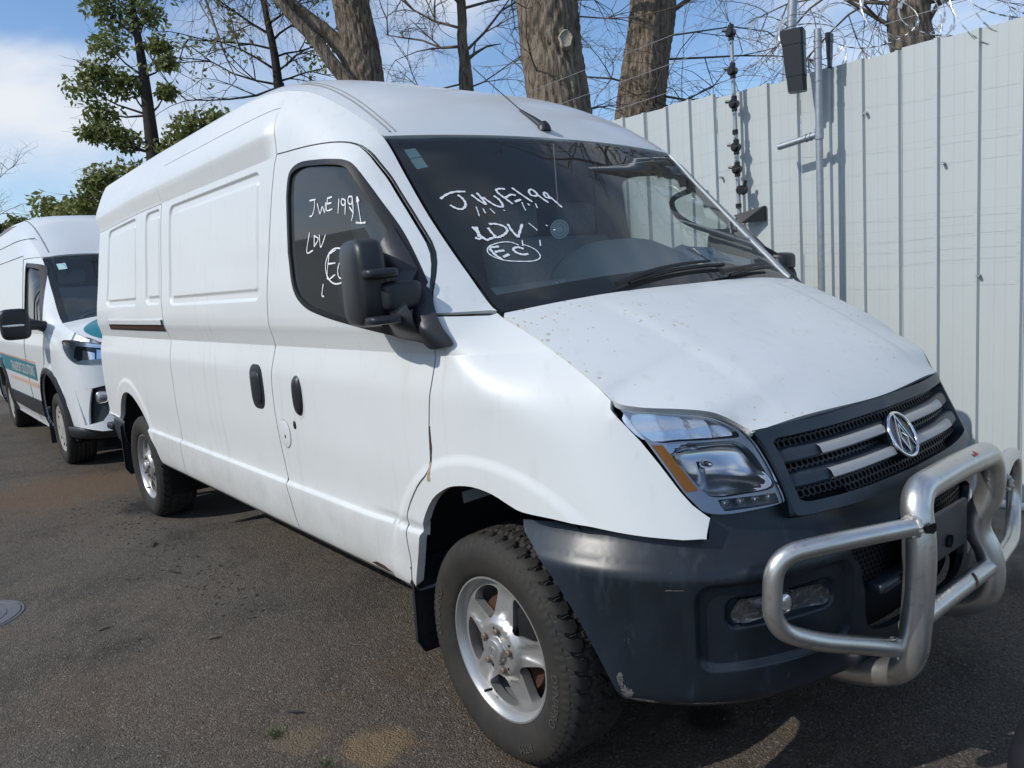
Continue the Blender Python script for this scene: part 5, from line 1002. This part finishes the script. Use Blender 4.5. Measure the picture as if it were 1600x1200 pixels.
tree('bare_tree', 'slim crooked bare tree standing between the thick trunks', [(-8.8, 5.9, 0), (-8.95, 5.97, 3), (-9.02, 6.01, 4.56), (-9.07, 6.06, 5.0), (-9.12, 6.08, 5.43), (-9.17, 6.16, 6.07), (-9.3, 6.2, 8.5)], [.20, .16, .125, .10, .085, .075, .04], 9, [((-9.1, 6.05, 5.0), (.7, .5, .5), .5, .04, 1, 0, 2), ((-9.1, 6.1, 5.3), (-.75, -.6, .25), 1.8, .03, 4, .02, 4), ((-9.15, 6.1, 5.9), (.6, .75, .35), 2.0, .03, 3, .03, 5), ((-9.1, 6.05, 4.7), (-.6, -.7, .1), 1.6, .022, 3, .02, 5), ((-9.1, 6.05, 4.6), (.5, .7, .2), 1.4, .02, 3, .0, 5), ((-9.15, 6.1, 5.6), (-.8, -.5, .6), 2.0, .03, 4, .02, 4), ((-9.15, 6.1, 6.0), (-.4, -.8, .8), 2.2, .03, 4, .06, 4), ((-9.1, 6.1, 5.2), (.6, .8, .6), 1.8, .025, 4, .0, 4)], 9, .008)
tree('bare_tree', 'bare tree beyond the fence behind the razor wire', [(-2.3, 7.5, 0), (-2.41, 7.55, 3.3), (-2.48, 7.55, 4.03), (-2.48, 7.64, 4.6), (-2.4, 7.7, 7), (-2.3, 7.8, 9)], [.30, .24, .22, .21, .15, .08], 12, up_limbs(-2.4, 7.6, 4.2, 8.5, 6, 2.2, .05, 3, .02, 4)+[((-2.45, 7.6, 3.7), (.6, .3, .5), 1.9, .03, 4, .04, 4), ((-2.45, 7.6, 3.8), (-.6, -.4, .5), 1.9, .03, 4, .04, 4), ((-2.45, 7.6, 4.2), (.8, .6, .3), 2.0, .03, 3, .10, 5), ((-2.45, 7.6, 4.2), (-.8, -.6, .3), 2.0, .03, 3, .10, 5)], 14, .014)
# leafy trees
def leaf_mat(n, c1, c2):
    m = mat(n, c1, .5, 0, 0, .4, [(1.7, .9, c2, .4, .65), (14, .6, (.11, .12, .035), .55, .8)]); t = m.node_tree; b = t.nodes['Principled BSDF']; tr_ = t.nodes.new('ShaderNodeBsdfTranslucent'); mx_ = t.nodes.new('ShaderNodeMixShader'); mx_.inputs[0].default_value = .38; t.links.new(b.inputs['Base Color'].links[0].from_socket, tr_.inputs[0]); t.links.new(b.outputs[0], mx_.inputs[1]); t.links.new(tr_.outputs[0], mx_.inputs[2]); t.links.new(mx_.outputs[0], t.nodes['Material Output'].inputs[0]); return m
M_leaf = leaf_mat('evergreen_leaves', (.18, .22, .065), (.30, .31, .11))
def leaves(pts, n, rad, size, seed, flat=.7):
    tr = np.random.default_rng(seed); V = []; F = []
    for c_, r_ in zip(pts, rad):
        for k in range(n):
            d_ = tr.normal(size=3); d_ /= np.linalg.norm(d_); p_ = np.array(c_)+d_*np.array([1, 1, flat])*r_*tr.random()**.45; a = tr.normal(size=3)+np.array([0, 0, -.5]); a /= np.linalg.norm(a); b_ = np.cross(a, tr.normal(size=3)); b_ /= np.linalg.norm(b_); l = size*tr.uniform(.6, 1.25); w = l*.24; nn = np.cross(a, b_)
            i = len(V); V += [p_, p_+a*l*.45+b_*w+nn*l*.06, p_+a*l, p_+a*l*.45-b_*w+nn*l*.06, p_+a*l*.5]; F += [(i, i+1, i+4), (i+1, i+2, i+4), (i+2, i+3, i+4), (i+3, i, i+4)]
    return V, F
ev = thing('evergreen_tree', 'slender leafy evergreen tree standing behind the two vans', 'tree')
gp = [(-15.8, 2.8, 0), (-16.53, 3.02, 3.96), (-16.63, 3.06, 4.66), (-16.76, 3.11, 5.5), (-16.87, 3.15, 6.34), (-17.0, 3.17, 7.2), (-17.15, 3.18, 8.03), (-17.3, 3.2, 9.4)]
MB().tube(catmull(gp, 5), list(np.linspace(.20, .035, 36)), 12).build('trunk', M_darktwig, ev)
CL = [((-17.4, 2.32, 5.62), .42), ((-17.55, 2.1, 6.15), .50), ((-17.35, 2.55, 6.35), .45), ((-17.1, 2.85, 6.2), .42), ((-17.45, 2.3, 6.55), .35), ((-17.3, 2.6, 7.05), .45), ((-17.25, 2.9, 7.6), .50), ((-17.35, 2.6, 7.9), .45), ((-17.0, 3.4, 7.75), .45), ((-17.1, 3.3, 8.3), .55), ((-17.3, 2.8, 8.5), .6), ((-17.2, 2.4, 5.15), .40), ((-17.05, 2.65, 5.0), .38), ((-17.4, 2.05, 5.2), .30), ((-16.6, 3.3, 4.75), .42), ((-16.3, 3.65, 5.05), .48), ((-16.1, 3.85, 5.25), .48), ((-15.95, 4.05, 5.1), .45), ((-15.8, 4.3, 5.3), .40), ((-16.4, 3.5, 4.6), .5), ((-17.3, 2.15, 4.25), .42), ((-17.5, 1.95, 4.1), .32), ((-16.95, 2.6, 4.3), .36), ((-17.3, 2.1, 3.75), .45), ((-17.6, 1.75, 3.7), .38), ((-16.9, 2.5, 3.85), .42), ((-16.6, 3.5, 6.0), .22), ((-16.5, 3.55, 6.6), .22), ((-16.7, 3.5, 7.0), .3), ((-16.2, 3.9, 4.4), .5)]
V, F = leaves([c for c, r in CL], 300, [r for c, r in CL], .15, 2); raw('crown', V, F, M_leaf, ev, False)
mb = MB(); tr = random.Random(6)
for c_, r_ in CL:
    c_ = Vector(c_); z = c_.z-.35; i = min(range(len(gp)), key=lambda q: abs(gp[q][2]-z)); a = Vector(gp[i]); mb.tube([a, (a+c_)/2+Vector((0, 0, -.06)), c_], [.03, .02, .008], 5, False)
    for k in range(3): grow(mb, (a+c_*2)/3, (c_-a)+Vector((tr.gauss(0, .4), tr.gauss(0, .4), .1)), .7, .009, 1, tr, 0, 3)
mb.build('branches', M_darktwig, ev, True, None)
sa = thing('sapling', 'thin dark sapling with a few sparse leaves beside the forked trunk', 'tree'); tr = random.Random(16)
MB().tube(catmull([(-10.4, 3.5, 0), (-10.98, 3.59, 4.59), (-11.02, 3.59, 4.81), (-11.12, 3.62, 5.45), (-11.28, 3.61, 6.32), (-11.4, 3.6, 7.6)], 5), list(np.linspace(.11, .035, 26)), 10).build('trunk', M_darktwig, sa)
mb = MB(); tips = []
for z, dx, dy, dz, l in ((4.85, -.75, -.62, .02, 1.9), (4.9, -.6, -.75, .25, 1.5), (5.1, .5, .75, .2, .9), (5.15, -.8, -.5, .45, 1.6), (5.35, .6, .7, .3, .9), (5.5, -.75, -.6, .4, 1.5), (5.75, -.6, -.7, .6, 1.2), (5.6, .6, .7, .5, .9), (4.95, .5, .7, .1, .8), (5.9, .6, .7, .4, 1.0)):
    grow(mb, Vector((-11.05-(z-4.8)*.15, 3.6, z)), Vector((dx, dy, dz)), l, .024, 2, tr, .01, 4, tips)
mb.build('branches', M_darktwig, sa, True, None)
V, F = leaves([tuple(q) for q in tips if q.z > 5.0], 2, [.10]*len(tips), .11, 9); raw('crown', V, F, M_leaf, sa, False)
for c_, r_, n_, s_, lb in (((-23.3, 2.6, 3.95), 1.0, 900, 24, 'low leafy bush top showing over the roof of the second van'), ((-24.6, 1.2, 3.9), .75, 500, 25, 'dark bush at the far left edge behind the second van')):
    bu = thing('bush', lb, 'bush', 'bushes behind the vans'); P_ = [(c_[0]+rl.gauss(0, r_*.45), c_[1]+rl.gauss(0, r_*.55), c_[2]+rl.gauss(0, r_*.28)) for k in range(12)]; V, F = leaves(P_, n_//8, [r_*.45]*12, .22, s_); raw('crown', V, F, M_leaf, bu, False)
    mb = MB(); tr = random.Random(s_)
    for k in range(6): mb.tube([(c_[0]+tr.gauss(0, .1), c_[1]+tr.gauss(0, .1), 0), (c_[0]+tr.gauss(0, .5), c_[1]+tr.gauss(0, .5), c_[2])], [.06, .02], 6)
    mb.build('stems', M_darktwig, bu)
fb = thing('far_bare_tree', 'distant fine-twigged bare tree at the far left edge', 'tree'); tr = random.Random(31); MB().tube([(-26, .6, 0), (-26, .6, 3.6), (-26, .7, 5)], [.2, .13, .06], 8).build('trunk', M_twig, fb); mb = MB()
for k in range(16): a = tr.uniform(0, 6.28); grow(mb, Vector((-26, .65, tr.uniform(3.4, 4.9))), Vector((math.cos(a), math.sin(a), .7)), tr.uniform(.9, 1.5), .02, 3, tr, .0, 4)
mb.build('crown', M_twig, fb, True, None)
# far side of the yard, out of frame: the shed that mirrors in the van's side window
sh = thing('yard_shed', 'dark long shed across the yard, seen only mirrored in the side window', 'shed'); ms = mat('shed_cladding', (.20, .21, .21), .7, 0, 0, .3, [(3, .5, (.14, .15, .155), .4, .7)])
mb = MB(); mb.box((-22, -20, 3.8), (46, 8, 7.6)); mb.build('wall', ms, sh, False); mb = MB(); mb.add([(-46, -15.5, 7.3), (2, -15.5, 7.3), (2, -20, 9.0), (-46, -20, 9.0), (-46, -24.5, 7.3), (2, -24.5, 7.3)], [(0, 1, 2, 3), (3, 2, 5, 4), (1, 5, 2), (0, 3, 4), (0, 4, 5, 1)]); mb.build('roof', mat('shed_roof', (.07, .075, .08), .6), sh, False)
# ================================================================ SECOND VAN, parked behind
X2, Y2 = -6.50, -.05
v2 = thing('delivery_van', 'white delivery van with a teal lettered stripe parked behind the nearest van', 'van', None, (X2, Y2, 0))
H2 = pchip([.30, .40, .55, .80, 1.10, 1.24, 1.30, 1.6, 1.9, 2.1, 2.3, 2.45, 2.6], [.95, .985, 1.00, 1.01, 1.005, .985, .985, .95, .905, .875, .835, .76, .6])
Cy2 = pchip([0, .30, .55, .75, .85, .92, .965, .99, 1.01], [.98, .965, .93, .86, .78, .66, .50, .25, -.1])
_y2 = np.linspace(0, 1.01, 300); _c2 = Cy2(_y2)
ze2 = pchip([-5.2, -2.6, -2.0, -1.6, -1.25, -1.0, -.85, -.5, -.1, .18, .45, .62, .75, .9], [2.42, 2.43, 2.40, 2.31, 2.18, 2.06, 1.98, 1.76, 1.51, 1.33, 1.27, 1.225, 1.17, 1.1])
ye2 = pchip([-5.2, -2.4, -1.4, -.85, -.3, .18, .45, .62, .75, .9], [.80, .80, .80, .775, .82, .855, .85, .82, .75, .5])
def f2(x, z):
    x = np.asarray(x, float); z = np.asarray(z, float); xp = x+.22*(z-.8)*sstep(-.1, .4, x); T = 1.01-np.interp(-xp, -_c2, _y2)
    h = H2(z)-T*sstep(-.1, .1, x); e = ze2(x); u = np.clip(1-(e-z)/.20, 0, 1.2); A = np.maximum(0, H2(e)-(1.01-np.interp(-(x+.22*(e-.8)*sstep(-.1, .4, x)), -_c2, _y2))*sstep(-.1, .1, x)-ye2(x)); h = h-A*u**2.2
    q = np.hypot(x, z-.40); q2 = np.hypot(x+3.37, z-.40); h = h+.012*sstep(.53, .50, np.minimum(q, q2))
    return h
mapS2 = lambda x, z: (x, -f2(x, z), z)
zc2 = pchip([-5.2, -2.6, -2.0, -1.6, -1.2, -.95, -.80], [2.52, 2.53, 2.51, 2.42, 2.24, 2.10, 2.00]); zw2 = pchip([-.85, -.80, .27, .35], [2.035, 2.00, 1.36, 1.31]); zh2 = pchip([.2, .30, .5, .7, .85, .93], [1.40, 1.385, 1.35, 1.29, 1.21, 1.13])
g2r = lambda x, y: ze2(x)+(zc2(x)-ze2(x))*(1-(np.abs(y)/ye2(x))**5)
g2w = lambda x, y: ze2(x)+(zw2(x)-ze2(x))*(1-(np.abs(y)/ye2(x))**2)
g2h = lambda x, y: ze2(x)+(zh2(x)-ze2(x))*(1-(np.abs(y)/ye2(x))**2.5)
F2x = lambda y, z: Cy2(np.abs(y))-.22*(np.asarray(z)-.8)
mapF2 = lambda y, z: (F2x(y, z), y, z)
M_white2 = mat('white_paint_second_van', (.72, .755, .765), .38, 0, .4, .5, [(1.5, .35, (.66, .66, .63), .5, .8)])
archf2 = [(.49*math.cos(t), .40+.47*math.sin(t)) for t in np.linspace(-.25, math.pi+.25, 30)]
archr2 = [(-3.37+.49*math.cos(t), .40+.47*math.sin(t)) for t in np.linspace(-.25, math.pi+.25, 30)]
so_ = np.vstack([archf2, [(-.6, .27), (-2.8, .27)], archr2, [(-5.1, .35), (-5.2, .6), (-5.2, 2.42)], [(x, float(ze2(x))) for x in np.linspace(-5.2, .57, 90)], [(.585, 1.175), (.60, 1.09), (.66, 1.00), (.70, .98), (.74, .90), (.80, .86), (.83, .80), (.80, .45), (.70, .36)]])
wd2 = catmull([(-1.02, 1.90), (-.98, 1.93), (-.75, 1.90), (-.62, 1.84), (-.35, 1.62), (-.08, 1.37), (-.10, 1.31), (-.55, 1.33), (-1.03, 1.37), (-1.07, 1.45)], 4, True)
both('body_side', mapS2, OUT, so_, M_white2, v2, holes=[wd2], step=.06, bstep=.03, gap=0, flange=.02)
both('wing_tip', mapS2, OUT, [(.53, 1.13), (.53, float(ze2(.53))-.001), (.60, float(ze2(.60))-.001), (.66, float(ze2(.66))-.001), (.74, float(ze2(.74))-.001), (.75, 1.13)], M_white2, v2, step=.03, bstep=.02, gap=0, flange=0, off=-.012)
gw = both('door_window', mapS2, OUT, wd2, M_glassd, v2, step=.15, bstep=.05, gap=0, flange=0, off=-.015)
both('window_frame', mapS2, OUT, wd2, M_seal, v2, holes=[inset(resample(wd2, .03), .03)], step=.05, bstep=.03, gap=-.004, flange=.01, off=.001)
both('window_divider', mapS2, OUT, [(-.46, 1.34), (-.43, 1.34), (-.43, 1.69), (-.46, 1.71)], M_seal, v2, step=.05, gap=0, flange=.01, off=.002)
hd2 = [(-.83+.035*(1-t*t), .775*t) for t in np.linspace(-1, 1, 41)]; cw2 = [(.20+.09*(1-t*t), .855*t) for t in np.linspace(-1, 1, 41)]
patch('roof', lambda x, y: (x, y, g2r(x, y)), UP, np.vstack([[(x, -float(ye2(x))) for x in np.linspace(-5.2, -.85, 60)], hd2, [(x, float(ye2(x))) for x in np.linspace(-.85, -5.2, 60)]]), M_white2, v2, step=.09, bstep=.05, gap=0, flange=.02)
for s in (-1, 1): MB().tube([(x, s*.70, float(g2r(x, .70))+.002) for x in np.linspace(-2.0, -.9, 20)], .006, 6).build('roof_joint', M_grey, v2)
wo2 = np.vstack([hd2, [(x, float(ye2(x))-.01) for x in np.linspace(-.80, .16, 20)], cw2[::-1], [(x, -float(ye2(x))+.01) for x in np.linspace(.16, -.80, 20)]])
w2 = patch('windscreen', lambda x, y: (x, y, g2w(x, y)), UP, wo2, M_wsglass, v2, step=.12, bstep=.05, gap=0, flange=0, off=-.004)
patch('windscreen_border', lambda x, y: (x, y, g2w(x, y)), UP, wo2, M_seal, w2, holes=[inset(resample(wo2, .05), .055)], step=.06, bstep=.04, gap=0, flange=.01, off=-.008)
for (x0, x1, y0, y1, m_) in ((-.70, -.60, -.68, -.60, M_stick), (.06, .14, -.50, -.30, M_paper)): patch('windscreen_sticker', lambda x, y: (x, y, g2w(x, y)), UP, [(x0, y0), (x1, y0), (x1, y1), (x0, y1)], m_, w2, step=.06, gap=0, flange=0, off=.001)
xf2 = lambda y: float(F2x(y, 1.13))
patch('bonnet', lambda x, y: (x, y, g2h(x, y)), UP, np.vstack([[(a+.01, b_) for a, b_ in cw2], [(x, float(ye2(x))) for x in np.linspace(.22, .70, 20)], [(.72, .76), (.80, .70)], [(xf2(y), y) for y in np.linspace(.64, -.64, 30)], [(.80, -.70), (.72, -.76)], [(x, -float(ye2(x))) for x in np.linspace(.70, .22, 20)]]), M_white2, v2, step=.05, bstep=.03, gap=.003, flange=.02)
# nose: lower face, grille, lamps
FR2 = (1, 0, .1)
nose = [(-.915, .79), (-.910, .90), (-.90, .98), (-.84, 1.0), (-.70, 1.0), (-.55, .985)]
no = np.vstack([nose, [(.55, .985)], [(-a, b_) for a, b_ in nose[::-1]][1:], [(.93, .60), (.93, .42), (.80, .385), (0, .385), (-.80, .385), (-.93, .42), (-.93, .60)]])
fr_h = [(-.92, .735), (-.70, .775), (-.60, .79), (-.66, .62), (-.78, .47), (-.90, .44)]
patch('nose', mapF2, FR2, no, M_white2, v2, holes=[resample(fr_h, .03), resample([(-a, b_) for a, b_ in fr_h], .03)], step=.05, bstep=.03, gap=0, flange=.04)
patch('nose_panel', mapF2, FR2, [(-.945, .97), (.945, .97), (.945, 1.16), (.80, 1.17), (.55, 1.16), (-.55, 1.16), (-.80, 1.17), (-.945, 1.16)], M_white2, v2, step=.08, bstep=.04, gap=0, flange=0, off=-.045)
patch('grille', mapF2, FR2, [(-.56, .95), (.56, .95), (.56, 1.10), (.30, 1.12), (-.30, 1.12), (-.56, 1.10)], M_grille, v2, step=.06, gap=0, flange=.02, off=-.01)
l2 = both('headlight', mapF2, FR2, catmull([(-.948, 1.170), (-.90, 1.178), (-.72, 1.135), (-.56, 1.105), (-.555, .965), (-.70, .955), (-.86, .965), (-.915, 1.01), (-.94, 1.09)], 4, True), mat('lamp_dark', (.03, .032, .036), .25), v2, step=.04, bstep=.02, gap=0, flange=.03, off=-.02)
both('lamp_lens', mapF2, FR2, catmull([(-.948, 1.170), (-.90, 1.178), (-.72, 1.135), (-.56, 1.105), (-.555, .965), (-.70, .955), (-.86, .965), (-.915, 1.01), (-.94, 1.09)], 4, True), M_lens, l2, step=.04, bstep=.02, gap=0, flange=.0, off=.004)
both('lamp_strip', mapF2, FR2, [(-.938, 1.160), (-.88, 1.165), (-.62, 1.105), (-.62, 1.080), (-.87, 1.125), (-.895, 1.03), (-.865, .985), (-.90, 1.0)], M_reflect, l2, step=.02, bstep=.02, gap=0, flange=.01, off=-.008)
for y in (-.80, -.70): both('lamp_unit', mapF2, FR2, [(y-.045, 1.0), (y+.04, .985), (y+.05, 1.055), (y-.03, 1.085)], M_chrome, l2, step=.02, bstep=.02, gap=0, flange=.01, off=-.012)
fc = both('fog_recess', mapF2, FR2, resample(fr_h, .03), M_black, v2, step=.04, gap=-.005, flange=0, off=-.05)
for s in (-1, 1):
    c_ = np.array([float(F2x(.75, .67))-.03, -.75*(-s) if False else s*.75, .67]); grid_obj('fog_lamp', superbox(tuple(c_), (.06, .10, .11), .6, .6, 24, 14), M_reflect, fc[0 if s < 0 else 1], closed_u=True)
both('teal_flash', lambda x, y: (x, y, g2h(x, y)), UP, catmull([(.40, -.60), (.50, -.72), (.60, -.765), (.70, -.74), (.79, -.66), (.84, -.56), (.70, -.50), (.50, -.52)], 4, True), M_teal, v2, step=.04, gap=0, flange=0, off=.003)
pc2 = catmull([(.50, -.985), (.62, -.955), (.74, -.90), (.83, -.80), (.92, -.62), (.98, -.3), (1.0, 0)], 5); pc2 = np.vstack([pc2, (pc2*np.array([1, -1]))[::-1][1:]])
grid_obj('bumper_lip', np.array([[(x*s_+(1-s_)*.2, y*s_, z) for z, s_ in ((.30, .93), (.315, .985), (.36, 1.0), (.41, 1.0), (.42, .97))] for x, y in pc2]), M_black, v2, flip=True)
# cladding, arch trims, stripe, lettering
both('side_cladding', mapS2, OUT, [(-.53, .40), (-.56, .56), (-1.5, .555), (-2.85, .55), (-2.84, .40), (-1.5, .39)], M_black, v2, step=.08, gap=0, flange=.012, off=.012)
for ar in (archf2, archr2):
    cx = ar[0][0]-.49*math.cos(.25); ring = ar+[(cx+(a-cx)*1.11, .40+(b_-.40)*1.11) for a, b_ in ar[::-1]]
    both('arch_trim', mapS2, OUT, np.array(ring), M_black, v2, step=.04, bstep=.03, gap=0, flange=.03, off=.014)
both('teal_stripe', mapS2, OUT, [(-.62, .93), (-1.6, .945), (-3.6, .965), (-4.6, .97), (-4.6, .80), (-3.6, .79), (-1.6, .775), (-.62, .765)], M_teal, v2, step=.10, bstep=.05, gap=0, flange=0, off=.004)
both('orange_line', mapS2, OUT, [(-.62, .940), (-4.6, .980), (-4.6, .990), (-.62, .952)], M_orange, v2, step=.10, bstep=.05, gap=0, flange=0, off=.004)
both('orange_line', mapS2, OUT, [(-.62, .690), (-2.6, .70), (-2.6, .735), (-.62, .735)], mat('peach_vinyl', (.62, .42, .32), .4), v2, step=.10, bstep=.05, gap=0, flange=0, off=.004)
TV, TF = text_mesh('TRANSPORT SOLUTIONS', .145, 1)
for s in (-1, 1):
    xs_ = -1.55+(TV[:, 0] if s < 0 else -TV[:, 0]); zs_ = .805+TV[:, 1]; raw('stripe_lettering', np.stack([xs_, s*(f2(xs_, zs_)+.006), zs_], 1), TF, M_plain, v2, False)
for s in (-1, 1):                                        # door shut lines and waist crease
    for P2 in ([(-1.16, 1.98), (-1.17, 1.3), (-1.20, .9), (-1.12, .32)], [(-.02, 1.34), (-.03, 1.1), (-.10, .95), (-.40, .80), (-.52, .6)], [(-1.16, 1.985), (-.7, 1.965), (-.5, 1.82)], [(-1.2, 2.02), (-5.1, 2.06)], [(-1.2, 2.20), (-5.1, 2.24)]):
        Q = catmull(P2, 8) if len(P2) > 2 else resample(P2, .1, False); MB().tube([(x, s*(float(f2(x, z))+.0005), z) for x, z in Q], .004, 5).build('shut_line', M_seal, v2)
    # mirrors
    fl = np.array([1, -s, 1])
    hm = grid_obj('door_mirror', superbox((.02, -1.20, 1.345), (.15, .235, .28), .45, .45)*fl, M_black, v2, closed_u=True, flip=(s > 0))
    MB().tube([(.02, s*1.10, 1.33), (.0, s*1.02, 1.32), (-.03, s*.96, 1.30)], [.05, .045, .055], 10).build('mirror_arm', M_black, hm)
    G_ = superbox((.095, -1.22, 1.335), (.012, .17, .022), .6, .6, 16, 8)*fl; grid_obj('mirror_indicator', G_, M_reflect, hm, closed_u=True, flip=(s > 0))
    patch('mud_flap', lambda y, z: (-.50+0*y-.03*(.5-z), y, z), (1, 0, 0), [(s*.80, .14), (s*.99, .14), (s*.99, .45), (s*.80, .45)], M_black, v2, step=.1, gap=0, flange=.01)
mb = MB(); mb.box((-2.4, 0, .36), (5.2, 1.3, .16)); mb.build('chassis', M_dark, v2, False)
for cx in (0, -3.37):
    for s in (-1, 1): grid_obj('wheel_arch_liner', np.array([[(cx+.5*q*math.cos(t), s*y, .40+.5*q*math.sin(t)) for q, y in ((1, .96), (1, .55), (.02, .55))] for t in np.linspace(-.3, math.pi+.3, 30)]), M_dark, v2)
mb = MB(); mb.box((-1.25, 0, 1.2), (.03, 1.66, 1.5)); mb.build('bulkhead', M_intd, v2, False); mb = MB(); mb.box((.02, 0, 1.15), (.5, 1.62, .30)); mb.build('dashboard', M_intd, v2, False)
patch('headlining', lambda x, y: (x, y, g2r(x, y)-.05), (0, 0, -1), [(-1.3, -.74), (-.9, -.72), (-.9, .72), (-1.3, .74)], M_intd, v2, step=.2, gap=0, flange=0)
for y, w_ in ((-.5, .5), (.4, .85)):
    s_ = bevel_box('seat', (-.75, y, .98), (.48, w_, .16), M_fabric, v2, .05, 3); bevel_box('backrest', (-1.0, y, 1.35), (.14, w_*.95, .64), M_fabric, s_, .05, 3); bevel_box('headrest', (-1.03, y, 1.78), (.09, .26, .17), M_fabric, s_, .04, 3)
sc_ = Vector((-.35, -.45, 1.22)); MB().tube([sc_+Rs @ Vector((.19*math.cos(t), .19*math.sin(t), 0)) for t in np.linspace(0, 2*math.pi, 31)], .014, 8, False).build('steering_wheel', M_intd, v2)
zz = np.linspace(.4, 2.4, 30); patch('rear_end', lambda y, z: (-5.19+0*y, y, z), (-1, 0, 0), [(-float(f2(-5.19, z)), z) for z in zz]+[(y, float(g2r(-5.19, y))) for y in np.linspace(-.78, .78, 20)]+[(float(f2(-5.19, z)), z) for z in zz[::-1]], M_white2, v2, step=.3, bstep=.06, gap=0, flange=0)
# plain steel wheels with dusty covers
pr2 = [(.02, .205), (-.012, .228), (-.026, .27), (-.024, .305), (-.012, .328), (.012, .342), (.05, .345), (.10, .346), (.15, .345), (.19, .342), (.212, .328), (.222, .30), (.22, .26), (.20, .21)]
n_ = 160; P_ = catmull(pr2, 4); t_ = np.linspace(0, 2*math.pi, n_, endpoint=False); G2 = np.zeros((len(P_), n_, 3))
for i, (a, r) in enumerate(P_):
    gv = .008*(min(abs(a-q) for q in (.05, .085, .12, .155)) < .006)*(r > .34)+.004*((np.arange(n_) % 4) == 0)*(r > .325); G2[i, :, 0] = (r-gv)*np.cos(t_); G2[i, :, 1] = a; G2[i, :, 2] = np.maximum((r-gv)*np.sin(t_), -.337)
V, F = lathe([(-.010, .0001), (-.012, .05), (-.004, .09), (-.006, .12), (.006, .150), (-.004, .185), (-.010, .215), (.0, .222), (.02, .21)], 60); M_cover = mat('dusty_wheel_cover', (.50, .50, .47), .5, .3, 0, .5, [(20, .7, (.30, .28, .25), .4, .7)])
wA = raw('wheel', V, F, M_cover, v2, True, None, 40); grid_obj('tyre', G2, M_rubber, wA, closed_v=True, sharp=40)
for k in range(10):
    a = 2*math.pi*k/10; V, F = lathe([(-.003, .0001), (-.003, .014), (.004, .015)], 10); raw('cover_hole', [(x+.165*math.cos(a), y+.001, z+.165*math.sin(a)) for x, y, z in V], F, M_dark, wA)
wA.location = (0, -.955, .338)
for x, s, rz in ((-3.37, -1, 0), (0, 1, 180), (-3.37, 1, 180)): w = dup(wA, v2); w.location = (x, s*.955, .338); w.rotation_euler = (0, 0, R_(rz))
